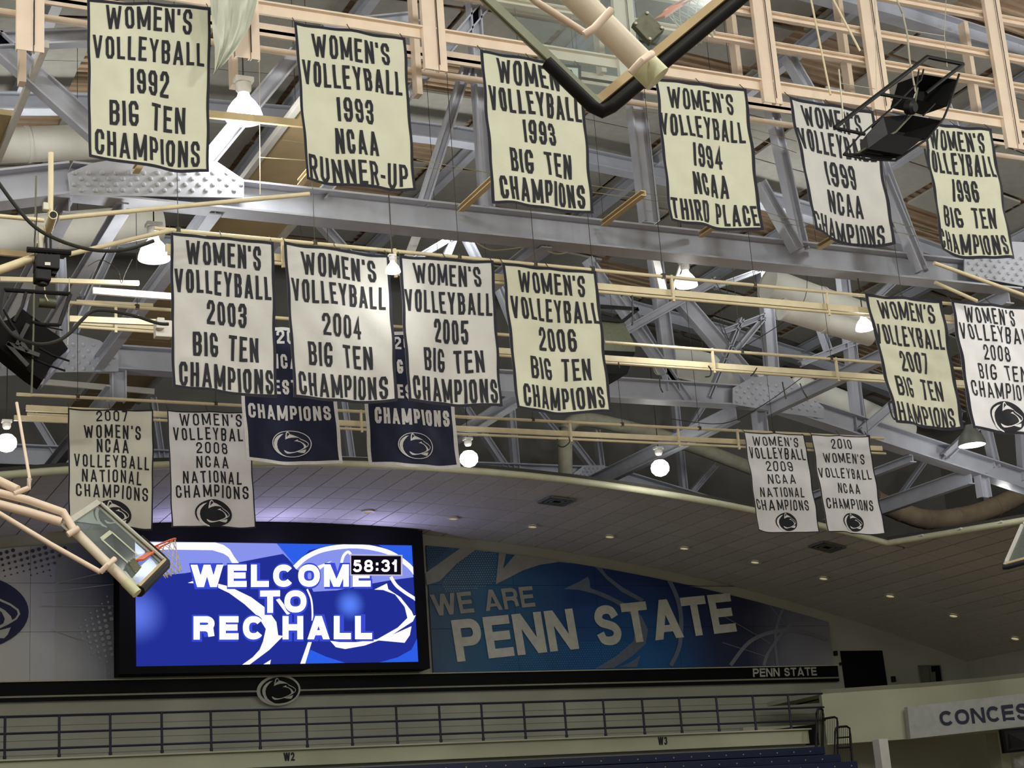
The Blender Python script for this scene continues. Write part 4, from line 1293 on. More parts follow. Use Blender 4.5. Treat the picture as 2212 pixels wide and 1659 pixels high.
for k, (p, q, Y, r, lab) in enumerate([((128, 471), (668, 419), 22.3, .034, 'long cream pipe sloping up to the right from the camera unit'), ((-20, 590), (82, 554), 18.6, .05, 'cream pipe sloping down to the left edge below the camera unit'),
                                       ((-10, 466), (95, 476), 18.7, .026, 'thin cream pipe at the left edge joining the camera mount'), ((150, 549), (372, 497), 23.2, .035, 'cream pipe sloping up to the first middle banner'),
                                       ((2018, 568), (2260, 655), 21.5, .035, 'cream pipe sloping down to the right edge below the last upper banner'), ((2020, 610), (2110, 650), 23.4, .035, 'olive cream pipe sloping down behind the sloping cream pipe'),
                                       ((905, 508), (1620, 570), 26.5, .03, 'cream pipe under the nearest truss, behind the upper pipe rack'), ((1790, -20), (1858, 110), 21.5, .02, 'thin cream conduit hanging down among the frame uprights'), ((1748, -20), (1794, 205), 21.8, .018, 'thin pale conduit left of the hanging black speakers'), ((560, 90), (562, 420), 24.0, .006, 'thin wire hanging beside the bright bell lamp'), ((1238, 700), (1120, 760), 35, .01, 'thin sagging wire between the racks')]):
    b = MB(); b.tube(at(*p, Y), at(*q, Y), r, 10); single('pipe', b, PIPE, None, lab, 'pipe', smooth=True)
b = MB(); b.bar(at(440, 246, 23.5), at(660, 268, 23.5), .06, .12, (0, 0, 1)); single('rail_beam', b, TAN, None, 'tan beam crossing in front of the brightest bell lamp', 'beam')
# struts by the lamps, their lamp-lit brightness painted on in white
for p, q, Y, lab in (((1411, 540), (1432, 628), 27.2, 'vertical strut painted lamp-lit white, left of the middle rack lamp'), ((906, 493), (882, 556), 27, 'slanted strut painted lamp-lit white, right of the narrow white lamp'), ((1470, 575), (1452, 628), 27.2, 'slim slanted strut painted lamp-lit white, touching the lamp over the middle rack')):
    b = MB(); b.bar(at(*p, Y), at(*q, Y), .05, .16 if p[0] != 1470 else .06, Vector((1, 0, 0))); single('strut', b, mat('strut_lamplight_paint', (245, 245, 245), .4), None, lab, 'strut')

# ================================================================== DUCTS
def duct(P, r, Y, label, m=DUCT):
    e = empty('air_duct', at(*P[0], Y), label, 'duct')
    pts = [at(x, y, Y) for x, y in P]
    Q = []
    for i in range(len(pts) - 1):
        p0 = pts[max(i - 1, 0)]; p1 = pts[i]; p2 = pts[i + 1]; p3 = pts[min(i + 2, len(pts) - 1)]
        for k in range(4):
            t = k / 4; Q.append(.5 * ((2 * p1) + (p2 - p0) * t + (2 * p0 - 5 * p1 + 4 * p2 - p3) * t * t + (3 * p1 - p0 - 3 * p2 + p3) * t ** 3))
    Q.append(pts[-1])
    b = MB(); b.path(Q, r, 20); b.build('duct_wall', m, e, True)
    for i in range(0, len(Q) - 1, 4):
        b = MB(); a = (Q[i + 1] - Q[i]).normalized(); b.lathe(Q[i] - a * .03, a, [(r, 0), (r * 1.05, 0), (r * 1.05, .06), (r, .06)], 20); b.build('joint_band', m, e, True)
    return e


duct([(1660, 615), (1770, 655), (1900, 700)], .38, 29.5, 'thick white round duct with closed end left of the 2007 banner')
duct([(1690, 668), (1780, 695), (1880, 725)], .24, 28.2, 'smaller white duct just under the closed-end duct')
duct([(1430, 775), (1540, 800), (1660, 850)], .4, 34.6, 'white round duct crossing behind the middle truss near its bolted plate')
duct([(1720, 840), (1830, 880), (1960, 940)], .4, 35.6, 'bright white round duct right of the bolted plate')
duct([(1222, 1060), (1221, 960), (1226, 922), (1262, 906), (1360, 925), (1480, 958), (1640, 1018)], .2, 40, 'pale insulated elbow duct rising from the tiled ceiling', mat('insulated_duct', (170, 168, 148), .8, 0, .08, 5))
duct([(1890, 1080), (1945, 1105), (2000, 1122), (2070, 1118), (2150, 1095), (2240, 1050)], .29, 38.6, 'tan insulated duct curving above the ceiling edge at the right', mat('tan_duct', (160, 142, 118), .8, 0, .08, 5))
duct([(-90, 318), (60, 312), (235, 305)], .32, 28.5, 'large white duct left of the 1992 banner')
duct([(-80, 515), (120, 500), (345, 480)], .34, 28.8, 'large white duct with rounded end behind the black camera unit')

# ================================================================== LAMPS
def lamp(px_, py_, rpx, Y, label, power=120, ball=False, body=True, hood=False):
    c = at(px_, py_, Y); r = rpx * (c - Vector((0, 0, CZ))).dot(F_) / 3650.0
    e = empty('bell_lamp', c, label, 'lamp', 'high bay lamps of the hall')
    top = c + Vector((0, 0, 1.5 * r))
    if not ball:
        b = MB(); b.lathe(c, (0, 0, 1), [(r, 0), (r * .97, r * .25), (r * .85, r * .62), (r * .62, r * .98), (r * .38, r * 1.25), (r * .3, r * 1.5), (r * .27, r * 1.5), (r * .34, r * 1.22), (r * .58, r * .95), (r * .8, r * .6), (r * .93, r * .25), (r * .97, 0)], 28)
        b.build('reflector', GREYB if hood else LAMPB, e, True)
        b = MB(); b.lathe(c + Vector((0, 0, -.0)), (0, 0, 1), [(0, -.06 * r), (r * .5, -.05 * r), (r * .95, 0)], 28); b.build('lens', LAMPG, e, True)
    else:
        b = MB(); b.lathe(c - Vector((0, 0, r * .9)), (0, 0, 1), [(r * .05, 0), (r * .6, r * .2), (r * .95, r * .6), (r, r), (r * .9, r * 1.4), (r * .55, r * 1.75), (r * .2, r * 1.85)], 24); b.build('reflector', LAMPG, e, True)
    if body:
        b = MB(); b.lathe(top, (0, 0, 1), [(0, 0), (r * .3, 0), (r * .42, r * .2), (r * .42, r * .55), (r * .3, r * .62), (0, r * .62)], 16); b.build('ballast', mat('ballast_white', (250, 250, 246), .4), e, True)  # ballast and mount box share one near-white finish
        b = MB(); b.box(top + Vector((0, 0, r * .75)), r * 1.0, r * .7, r * .28); b.build('mount_box', mat('ballast_white', (250, 250, 246), .4), e, bevel=.01)
    zt_ = min(top.z + r * .8 + 2.5, roof_z(c.x) - .1)
    b = MB(); b.tube(top + Vector((0, 0, r * .6)), (top.x, top.y, zt_), .012, 6); b.build('stem', WIRE, e)
    l = add_light('lamp_light', 'POINT', c - Vector((0, 0, r * 1.2 + .1)), power, (1, 1, .96), r * .6)
    l.parent = e; l.location = l.location - e.location
    return e


lamp(528, 258, 41, 23.9, 'brightest bell shaped lamp right of the 1992 banner', 110)
lamp(333, 560, 35, 25.2, 'bright bell lamp left of the 2003 banner', 90)
lamp(849, 588, 17, 23.2, 'narrow white lamp in the gap between the 2004 and 2005 banners', 12)
lamp(1484, 618, 24, 26.6, 'bright bell lamp above the middle pipe rack left of the white duct', 110)
lamp(1868, 712, 20, 24.6, 'bright lamp at the left edge of the 2007 league banner', 25)
lamp(1013, 992, 20, 34.5, 'glaring round lamp at the corner of the right navy banner', 40, True)
lamp(1426, 1012, 20, 35.6, 'glaring round lamp over the tiled ceiling edge, halfway along', 40, True)
lamp(14, 958, 22, 32, 'glaring lamp at the left edge near the lowest pipe rack', 40, True)
lamp(2100, 962, 30, 32, 'grey hooded lamp under the right end banner', 35, False, False, True)
lamp(2162, 1036, 22, 33.9, 'small lamp below the sloping truss chord at right', 30, False, False, True)
lamp(1529, 858, 14, 36, 'white ballast lamp beside the bolted plate', 60)

# ================================================================== BANNERS
def banner(label, TL, TR, BR, BL, Y, cloth, hemm, ink, lines, seed, logo=None, hem_px=6, amp=.05, sag=5, lean=0.0, group=None, ring=None, darkm=None, tk=.128, ties=3, gap=.33):
    rnd = random.Random(seed)
    ph = [rnd.uniform(0, 6.28) for _ in range(6)]; k1 = rnd.uniform(.8, 1.3); k2 = rnd.uniform(1.8, 2.6)
    Wm = (at(*TR, Y) - at(*TL, Y)).length; Hm = (at(*BL, Y) - at(*TL, Y)).length

    def wave(u, v):
        a = amp * (.15 + .85 * v)
        w = a * math.sin(k1 * 6.28 * u + ph[0] + 1.2 * v) + .45 * a * math.sin(k2 * 6.28 * u + ph[1] - 1.6 * v)
        w += .25 * amp * math.sin(6.28 * (1.4 * u + 2.1 * v) + ph[2]) + .012 * math.sin(6.28 * (3.1 * u - 3.4 * v) + ph[3])
        return w + lean * v

    def pos(u, v, lift=0.0):
        x = (TL[0] * (1 - u) + TR[0] * u) * (1 - v) + (BL[0] * (1 - u) + BR[0] * u) * v
        y = (TL[1] * (1 - u) + TR[1] * u) * (1 - v) + (BL[1] * (1 - u) + BR[1] * u) * v
        y += sag * (4 * u * (1 - u)) * v ** 2 + 1.2 * math.sin(6.28 * u + ph[4]) * v
        y += (1.8 * abs(math.sin(math.pi * (ties - 1) * u)) if ties > 1 else 0) * (1 - v) ** 3
        x += 1.5 * math.sin(3.1 * v + ph[5]) * v
        p = at(x, y, Y)
        p.y += wave(u, v) - lift
        return p

    e = empty('banner', pos(.5, 0), label, 'banner', group)
    nu, nv = 28, 40
    hu = hem_px / (TR[0] - TL[0]); hv = hem_px / (BL[1] - TL[1])
    us = [0, hu] + [hu + (1 - 2 * hu) * i / nu for i in range(1, nu)] + [1 - hu, 1]
    vs_ = [0, hv] + [hv + (1 - 2 * hv) * i / nv for i in range(1, nv)] + [1 - hv, 1]
    b = MB(); vv = [pos(u, v) for v in vs_ for u in us]; n = len(us)
    b.add(vv, [(j * n + i, j * n + i + 1, (j + 1) * n + i + 1, (j + 1) * n + i) for j in range(len(vs_) - 1) for i in range(n - 1)])
    cl = b.build('cloth', cloth, e, False)
    for p in cl.data.polygons: p.use_smooth = True
    b = MB()
    vv = [pos(u, v, .006) for v in vs_ for u in us]
    b.add(vv, [(j * n + i, j * n + i + 1, (j + 1) * n + i + 1, (j + 1) * n + i) for j in range(len(vs_) - 1) for i in range(n - 1) if j in (0, len(vs_) - 2) or i in (0, n - 2)])
    hm = b.build('hem', hemm, e, False)
    for p in hm.data.polygons: p.use_smooth = True

    def inv(x, y):
        v = .5; u = .5
        for _ in range(8):
            xl = TL[0] * (1 - v) + BL[0] * v; xr = TR[0] * (1 - v) + BR[0] * v; u = (x - xl) / (xr - xl)
            yt = TL[1] * (1 - u) + TR[1] * u; yb = BL[1] * (1 - u) + BR[1] * u; v = (y - yt) / (yb - yt)
        return u, v
    for (t, x0, x1, y0, y1) in lines:
        xc = (x0 + x1) / 2; v0 = inv(xc, y0)[1]; v1 = inv(xc, y1)[1]; vm = (v0 + v1) / 2; ym = (y0 + y1) / 2
        xl = TL[0] * (1 - vm) + BL[0] * vm; xr = TR[0] * (1 - vm) + BR[0] * vm
        u0 = (x0 - xl) / (xr - xl); u1 = (x1 - xl) / (xr - xl)
        W = (u1 - u0) * Wm; H = (v1 - v0) * Hm
        P = text_polys(t, W, H, tk * H, gap)
        flat_obj('lettering', P, lambda a, c, u0=u0, v1=v1: pos(u0 + a / Wm, v1 - c / Hm, .008), ink, e, .16)
    if logo:
        lx0, lx1, ly0, ly1 = logo
        a = inv(lx0, (ly0 + ly1) / 2)[0]; c = inv(lx1, (ly0 + ly1) / 2)[0]; f = inv((lx0 + lx1) / 2, ly0)[1]; g = inv((lx0 + lx1) / 2, ly1)[1]
        emblem('emblem', lambda u, v, l: pos(a + (c - a) * u, f + (g - f) * v, .006 + .004 * l), darkm or INK, cloth if not ring else ink, e, ring, .12)
    if ties:
        for k in range(ties):
            u = k / (ties - 1) if ties > 1 else .5; u = min(max(u, .015), .985)
            p = pos(u, 0, 0.0); b = MB(); b.tube(p + Vector((0, 0, -.02)), p + Vector((0, .14, .15)), .007, 6); b.build('tie', WIRE, e)
    return e


W_ = "WOMEN'S"; V_ = 'VOLLEYBALL'; C_ = 'CHAMPIONS'; BT = 'BIG TEN'
UP = 'banners of the upper row'; MID = 'banners of the middle row'; LOW = 'banners of the lowest row'
banner("cream banner reading WOMEN'S VOLLEYBALL 1992 BIG TEN CHAMPIONS, leftmost of the upper row", (188, -3), (456, 14), (453, 370), (193, 338), 22.45, CREAM, HEM, INK,
       [(W_, 229, 415, 15, 66), (V_, 201, 442, 83, 133), ('1992', 281, 365, 151, 205), (BT, 238, 402, 221, 275), (C_, 206, 433, 290, 343)], 1, group=UP, sag=9)
banner("cream banner reading WOMEN'S VOLLEYBALL 1993 NCAA RUNNER-UP", (635, 46), (876, 81), (898, 412), (662, 387), 22.45, CREAM, HEM, INK,
       [(W_, 675, 841, 82, 131), (V_, 654, 868, 143, 193), ('1993', 728, 806, 213, 263), ('NCAA', 725, 815, 279, 330), ('RUNNER-UP', 668, 882, 343, 393)], 2, group=UP, sag=7)
banner("cream banner reading 1993 BIG TEN CHAMPIONS, overlapped by the near backboard", (1037, 107), (1253, 143), (1284, 461), (1066, 438), 22.45, CREAM, HEM, INK,
       [(W_, 1073, 1240, 138, 189), (V_, 1056, 1255, 199, 250), ('1993', 1129, 1198, 263, 311), (BT, 1101, 1234, 327, 377), (C_, 1080, 1265, 389, 439)], 3, group=UP, sag=3)
banner("cream banner reading WOMEN'S VOLLEYBALL 1994 NCAA THIRD PLACE", (1415, 167), (1612, 192), (1648, 499), (1449, 476), 22.45, CREAM, HEM, INK,
       [(W_, 1443, 1584, 195, 239), (V_, 1429, 1609, 253, 298), ('1994', 1495, 1562, 313, 360), ('NCAA', 1496, 1575, 374, 421), ('THIRD PLACE', 1453, 1637, 434, 478)], 4, group=UP, sag=7)
banner("greyish white banner reading WOMEN'S VOLLEYBALL 1999 NCAA CHAMPIONS, partly behind the black speakers", (1702, 209), (1887, 240), (1930, 531), (1756, 499), 22.45, WHITEC, HEM, INK,
       [(W_, 1733, 1862, 237, 281), (V_, 1724, 1889, 290, 336), ('1999', 1784, 1849, 351, 399), ('NCAA', 1789, 1865, 412, 456), (C_, 1753, 1909, 471, 513)], 5, group=UP, sag=14)
banner("cream banner reading WOMEN'S VOLLEYBALL 1996 BIG TEN CHAMPIONS, rightmost of the upper row", (1990, 262), (2141, 278), (2190, 560), (2032, 541), 22.45, CREAM, HEM, INK,
       [(W_, 2007, 2124, 283, 325), (V_, 1996, 2147, 331, 376), ('1996', 2060, 2113, 388, 432), (BT, 2042, 2147, 446, 487), (C_, 2027, 2170, 501, 541)], 6, group=UP, sag=9, amp=.06)
banner("white banner reading WOMEN'S VOLLEYBALL 2003 BIG TEN CHAMPIONS, leftmost of the middle row", (368, 501), (592, 522), (602, 857), (373, 838), 23.72, WHITEC, HEM, INK,
       [(W_, 402, 564, 525, 576), (V_, 378, 586, 588, 639), ('2003', 446, 532, 653, 704), (BT, 417, 560, 723, 775), (C_, 388, 593, 790, 841)], 7, group=MID, sag=3)
banner("white banner reading 2004 BIG TEN CHAMPIONS, second from left in the middle row", (613, 521), (840, 552), (857, 868), (637, 856), 23.72, WHITEC, HEM, INK,
       [(W_, 651, 811, 552, 601), (V_, 630, 832, 611, 658), ('2004', 695, 782, 679, 726), (BT, 666, 806, 741, 790), (C_, 646, 838, 806, 854)], 8, group=MID, sag=8)
banner("white banner reading 2005 BIG TEN CHAMPIONS, between the 2004 and 2006 ones", (862, 551), (1065, 563), (1083, 880), (882, 866), 23.72, WHITEC, HEM, INK,
       [(W_, 892, 1038, 571, 616), (V_, 874, 1062, 630, 677), ('2005', 938, 1013, 690, 740), (BT, 915, 1043, 754, 802), (C_, 892, 1072, 816, 866)], 9, group=MID, sag=4)
banner("cream banner reading WOMEN'S VOLLEYBALL 2006 BIG TEN CHAMPIONS, right of three white ones", (1084, 567), (1288, 586), (1318, 893), (1113, 884), 23.72, CREAM, HEM, INK,
       [(W_, 1119, 1263, 590, 635), (V_, 1103, 1292, 647, 694), ('2006', 1164, 1243, 708, 756), (BT, 1145, 1273, 772, 818), (C_, 1128, 1300, 833, 879)], 10, group=MID, sag=5)
banner("cream banner reading WOMEN'S VOLLEYBALL 2007 BIG TEN CHAMPIONS, beside the right edge banner", (1868, 634), (2035, 648), (2082, 926), (1934, 913), 23.72, CREAM, HEM, INK,
       [(W_, 1897, 2019, 653, 692), (V_, 1888, 2040, 706, 748), ('2007', 1944, 2004, 760, 803), (BT, 1933, 2039, 817, 858), (C_, 1920, 2065, 873, 914)], 11, group=MID, sag=6, amp=.05)
banner("white banner reading 2008 BIG TEN CHAMPIONS with oval emblem, cut by the right edge", (2053, 647), (2228, 664), (2274, 940), (2098, 926), 23.72, WHITES, HEM, INK,
       [(W_, 2084, 2192, 665, 699), (V_, 2072, 2236, 704, 738), ('2008', 2123, 2183, 746, 778), (BT, 2113, 2220, 788, 820), (C_, 2097, 2246, 827, 860)], 12, (2139, 2220, 865, 928), group=MID, sag=4, tk=.12, gap=.5)
banner("off white banner reading 2007 WOMEN'S NCAA VOLLEYBALL NATIONAL CHAMPIONS, leftmost of the lowest row", (146, 882), (331, 885), (333, 1142), (150, 1127), 31.35, mat('aged_white_cloth', (230, 230, 216), .8, 0, .03, 2.5, .25, 9), HEM, INK,
       [('2007', 208, 274, 887, 910), (W_, 181, 304, 918, 947), ('NCAA', 208, 277, 949, 978), (V_, 159, 323, 983, 1010), ('NATIONAL', 177, 307, 1015, 1042), (C_, 164, 322, 1047, 1075)], 13, (201, 285, 1079, 1137), hem_px=3, group=LOW, gap=.52, amp=.07, tk=.13)
banner("white banner reading 2008 NCAA NATIONAL CHAMPIONS, left of the navy banners", (360, 886), (538, 890), (554, 1139), (374, 1137), 31.35, WHITES, HEM, INK,
       [(W_, 388, 522, 893, 919), (V_, 374, 540, 924, 951), ('2008', 423, 491, 956, 980), ('NCAA', 424, 493, 986, 1011), ('NATIONAL', 396, 523, 1018, 1044), (C_, 381, 538, 1048, 1075)], 14, (421, 504, 1080, 1137), hem_px=2.5, group=LOW, gap=.52, sag=2, amp=.06, tk=.13)
banner("small white banner reading 2009 NCAA NATIONAL CHAMPIONS with emblem", (1606, 932), (1738, 938), (1773, 1149), (1638, 1145), 31.35, WHITES, HEM, INK,
       [(W_, 1627, 1724, 943, 963), (V_, 1619, 1740, 967, 991), ('2009', 1654, 1711, 996, 1017), ('NCAA', 1659, 1715, 1024, 1044), ('NATIONAL', 1644, 1736, 1052, 1072), (C_, 1635, 1747, 1078, 1100)], 15, (1675, 1721, 1105, 1143), hem_px=2, group=LOW, gap=.52, sag=5, amp=.05, tk=.12)
banner("small white banner reading 2010 WOMEN'S VOLLEYBALL NCAA CHAMPIONS with emblem", (1752, 938), (1877, 942), (1912, 1152), (1788, 1148), 31.35, WHITES, HEM, INK,
       [('2010', 1796, 1839, 948, 969), (W_, 1779, 1869, 979, 1000), (V_, 1770, 1882, 1012, 1033), ('NCAA', 1809, 1857, 1044, 1065), (C_, 1785, 1888, 1077, 1099)], 16, (1818, 1866, 1107, 1145), hem_px=2, group=LOW, gap=.52, sag=4, amp=.05, tk=.12)
banner("navy banner with white lettering and emblem, left of the pair behind the middle row", (511, 704), (713, 711), (738, 1003), (529, 996), 27.3, NAVYC, INKW, INKW,
       [('2011', 597, 660, 713, 743), ('NCAA', 585, 668, 765, 796), ('WRESTLING', 545, 707, 820, 851), (C_, 535, 713, 875, 906)], 17, (588, 671, 927, 984), hem_px=7, group='navy banners', amp=.04, tk=.18, ring=.05, darkm=NAVYC, sag=3)
banner("navy banner with white lettering and emblem, right of the pair, touching the glaring lamp", (779, 712), (968, 722), (995, 1010), (798, 1004), 27.3, NAVYC, INKW, INKW,
       [('2011', 850, 912, 728, 755), (BT, 834, 930, 778, 808), ('WRESTLING', 812, 968, 832, 862), (C_, 810, 972, 883, 917)], 18, (859, 936, 934, 990), hem_px=7, group='navy banners', amp=.04, tk=.18, ring=.05, darkm=NAVYC, sag=3)

# gathered white flag hanging at the top left
L_ = [(452, -10), (457, 25), (462, 60), (468, 95), (466, 125), (462, 158)]; R2 = [(558, -10), (551, 20), (538, 62), (512, 105), (484, 140), (466, 158)]
b = MB(); nu, nv = 18, 26; vv = []
for j in range(nv + 1):
    t = j / nv * (len(L_) - 1); i = min(int(t), len(L_) - 2); f = t - i
    l = Vector(L_[i]).lerp(Vector(L_[i + 1]), f); r = Vector(R2[i]).lerp(Vector(R2[i + 1]), f)
    for k in range(nu + 1):
        u = k / nu; p = l.lerp(r, u); q = at(p.x, p.y, 22.0); q.y += .09 * math.sin(u * 15 + j * .12) * (1 - j / nv * .3) + .03 * math.sin(u * 31 - j * .3); vv.append(q)
b.add(vv, [(j * (nu + 1) + i, j * (nu + 1) + i + 1, (j + 1) * (nu + 1) + i + 1, (j + 1) * (nu + 1) + i) for j in range(nv) for i in range(nu)])
o = single('flag', b, mat('satin_flag', (205, 208, 192), .35, 0, .04, 3, .2, 8), None, 'gathered white flag hanging between the 1992 and the runner-up banners', 'flag')
for p in o.data.polygons: p.use_smooth = True

# ================================================================== BASKETBALL GOALS
def net(parent, c, axis, r0, r1, L, n=12, rows=6, t=.005):
    a = axis.normalized(); sd = a.cross(Vector((0, 1, 0)) if abs(a.y) < .9 else Vector((1, 0, 0))).normalized(); u = sd.cross(a)
    b = MB()
    P = lambda j, k: c + a * (L * j / rows) + (sd * math.cos(2 * math.pi * (k + .5 * (j % 2)) / n) + u * math.sin(2 * math.pi * (k + .5 * (j % 2)) / n)) * (r0 + (r1 - r0) * (j / rows) ** .7)
    for j in range(rows):
        for k in range(n):
            b.tube(P(j, k), P(j + 1, k), t, 4); b.tube(P(j, k), P(j + 1, k + (1 if j % 2 else -1)), t, 4)
    return b.build('net', NET, parent)


GOALP = mat('goal_pole_paint', (226, 216, 194), .45, 0, .05, 5)


def goal(label, C, L, R, pole, pr, extra, plate=None, rim=None, padm=BLACK, sidem=OLIVEM, tapes=True, padlen=.38, s=1.0):
    e = empty('basketball_goal', C, label, 'basketball goal')
    up = (L - C); rt = (R - C); D = C + up + rt
    n = up.cross(rt).normalized();  n = n if n.y > 0 else -n
    b = MB(); b.slab([C, R, D, L], n * .012); b.build('glass', GLASS, e)
    f = .055 * s
    for nm, p, q, m in (('side_bar', C, L, sidem), ('bottom_bar', C, R, TAN), ('side_bar', R, D, sidem), ('top_bar', L, D, sidem)):
        b = MB(); b.channel(p - n * .02, q - n * .02, f, f, n); b.build(nm, m, e)
    un = up.normalized(); rn = rt.normalized()
    b = MB(); b.path([C + un * up.length * padlen - rn * .045 * s, C - rn * .05 * s + un * .03, C - rn * .03 * s - un * .035 * s, C - un * .05 * s + rn * .05, R - un * .05 * s], .05 * s, 10); b.build('padding', padm, e, True)
    if tapes:
        q = [C + rt * .34 + up * .2, C + rt * .66 + up * .2, C + rt * .66 + up * .62, C + rt * .34 + up * .62]
        b = MB()
        for i in range(4): b.bar(q[i] - n * .005, q[(i + 1) % 4] - n * .005, .05, .004, n)
        b.build('target_square', mat('target_tape', (200, 206, 180), .6), e)
    b = MB(); b.tube(pole[0], pole[1], pr, 20); b.build('pole', GOALP, e, True)
    d = (pole[1] - pole[0]).normalized()
    b = MB(); b.tube(pole[1] - d * .04, pole[1] + d * .12 * s, pr * 1.1, 20); b.build('end_cap', mat('pale_cap', (214, 216, 176), .5), e, True)
    for (nm, P, r, m) in extra:
        b = MB(); b.path(P, r, 10); b.build(nm, m, e, True)
    if plate:
        b = MB(); b.slab(plate, n * .06); pl = b.build('mount_plate', OLIVEM, e, bevel=.006)
        b = MB()
        for p in plate:
            cc = sum(plate, Vector()) / 4; b.lathe(p + (cc - p) * .2 , -n, [(.012, 0), (.012, .012), (0, .013)], 8)
        b.build('bolt', GALV, pl)
    if rim:
        rc, rr, rax, nl, base = rim
        sd = rax.cross(Vector((0, 1, 0)) if abs(rax.y) < .9 else Vector((1, 0, 0))).normalized(); uu = sd.cross(rax).normalized()
        P = [rc + (sd * math.cos(2 * math.pi * k / 28) + uu * math.sin(2 * math.pi * k / 28)) * rr for k in range(29)]
        b = MB(); b.path(P, .011, 8); b.bar(base, rc + (base - rc).normalized() * rr, .09, .02); ri = b.build('rim', ORANGE, e, True)
        net(e, rc, rax, rr, rr * .55, nl)
    return e


C = at(1299, 226, 10.0); L = at(1299, 226, 10).lerp(at(1048, -12, 10.3), 1.35); R = C.lerp(at(1585, -12, 9.75), 1.9)
nn = (L - C).normalized()
goal('near folded-up basketball backboard seen from behind at the top, over two upper banners', C, L, R, (at(1080, -170, 9.75), at(1392, 142, 9.45)), .098,
     [('strut', [at(1110, -40, 9.5), at(1160, 5, 9.45), at(1262, 70, 9.35)], .026, PEACH),
      ('clamp', [at(1262, 76, 9.25), at(1283, 62, 9.22), at(1320, 22, 9.22)], .03, PEACH),
      ('clamp', [at(1362, 158, 9.3), at(1385, 132, 9.24), at(1408, 116, 9.3)], .028, PEACH)],
     [at(1366, 50, 9.85), at(1397, 22, 9.85), at(1436, 62, 9.82), at(1404, 92, 9.82)],
     (at(1480, 2, 10.4), .19, (at(1532, 108, 10.5) - at(1480, 2, 10.4)), .36, at(1425, 40, 10.0)), tapes=False, padlen=.31, sidem=mat('board_frame_green', (150, 156, 134), .5), s=1.15)
C = at(350, 1212, 20.0); L = at(206, 1084, 20.2); R = at(292, 1270, 18.6)
goal('far folded-up basketball backboard with orange rim, left of the video board', C, L, R, (at(157, 1143, 18.3), at(276, 1262, 18.0)), .052,
     [('arm_tube', [at(-30, 1058, 18.6), at(60, 1080, 18.5), at(137, 1107, 18.4), at(160, 1146, 18.3)], .045, PEACH),
      ('arm_channel', [at(-30, 1082, 18.6), at(60, 1106, 18.5), at(133, 1128, 18.4)], .05, PEACH),
      ('strut', [at(-20, 1098, 18.4), at(110, 1176, 18.2), at(217, 1236, 18.0)], .028, PEACH),
      ('clamp', [at(217, 1236, 18.0), at(232, 1221, 17.95), at(248, 1207, 18.0)], .03, PEACH),
      ('clamp', [at(146, 1155, 18.2), at(170, 1141, 18.2)], .035, PEACH),
      ('pull_rod', [at(36, 870, 19), at(64, 1034, 18.5)], .018, PEACH), ('pull_rod', [at(64, 1034, 18.5), at(62, 1054, 18.5), at(30, 1066, 18.5)], .03, PEACH),
      ('upper_tube', [at(-20, 1030, 18.7), at(38, 1058, 18.5)], .05, PEACH)],
     [at(277, 1213, 19.1), at(290, 1204, 19.1), at(306, 1226, 19.0), at(293, 1240, 19.0)],
     (at(347, 1178, 20.6), .2, (at(372, 1235, 20.6) - at(347, 1178, 20.6)), .4, at(302, 1210, 19.3)), padlen=.36, padm=BLACK, sidem=mat('board_frame_pale', (196, 196, 184), .5), s=1.25)
C = at(2174, 1222, 26.0); L = at(2212, 1135, 26.0); R = at(2290, 1190, 25.0)
goal('corner of a third backboard with navy padding, cut off by the right edge', C, L, R, (at(2280, 1100, 25), at(2290, 1190, 25)), .05, [], None, None, NAVY, WHITEP, False, .1)

# ================================================================== SPEAKERS, CAMERA UNIT, CABLES
sp = empty('speaker_cluster', at(1940, 240, 18), 'black speaker cluster in an open frame hanging in front of the 1999 and 1996 banners', 'speaker')
Ys = 18.0


def pt(P, r, name, m=BLACK, par=sp, Y=Ys):
    b = MB(); b.path([at(p[0], p[1], p[2] if len(p) > 2 else Y) for p in P], r, 8); return b.build(name, m, par, True)


pt([(1803, 276), (2003, 123)], .032, 'top_frame'); pt([(2003, 123), (2081, 139)], .032, 'top_frame'); pt([(2081, 139), (2040, 170), (2000, 202)], .03, 'top_frame')
pt([(1900, 203), (1975, 216)], .028, 'top_frame'); pt([(1803, 276), (1868, 290)], .026, 'top_frame')
pt([(1995, 150), (1990, 172), (1925, 235), (1855, 295), (1822, 334)], .014, 'cage_bar'); pt([(1822, 334), (1870, 344), (1934, 347), (2003, 300), (2038, 256), (2050, 228), (2072, 160)], .018, 'cage_bar')
pt([(1822, 334), (1862, 333), (1900, 338), (1945, 340)], .02, 'cage_bar'); pt([(1850, 332), (1935, 285), (1972, 245), (1982, 190)], .016, 'cage_bar', OLIVEM)
pt([(2020, 224), (1994, 250)], .012, 'cage_bar'); pt([(1934, 347), (1960, 320)], .014, 'cage_bar'); pt([(1985, 150), (1975, 215), (1955, 262)], .012, 'cage_bar')


def horn(front, depth, name, inner=.62):
    # box with a flared mouth
    F4 = [at(x, y, Ys) for x, y in front]; c = sum(F4, Vector()) / 4
    dv = Vector(depth); Bk = [p + dv for p in F4]
    e = MB(); k = 0
    e.add(F4 + Bk, [(0, 1, 5, 4), (1, 2, 6, 5), (2, 3, 7, 6), (3, 0, 4, 7), (4, 5, 6, 7)])
    In = [p + (c - p) * inner + dv * .7 for p in F4]
    e.add(F4 + In, [(0, 1, 5, 4), (1, 2, 6, 5), (2, 3, 7, 6), (3, 0, 4, 7), (4, 5, 6, 7)])
    return e


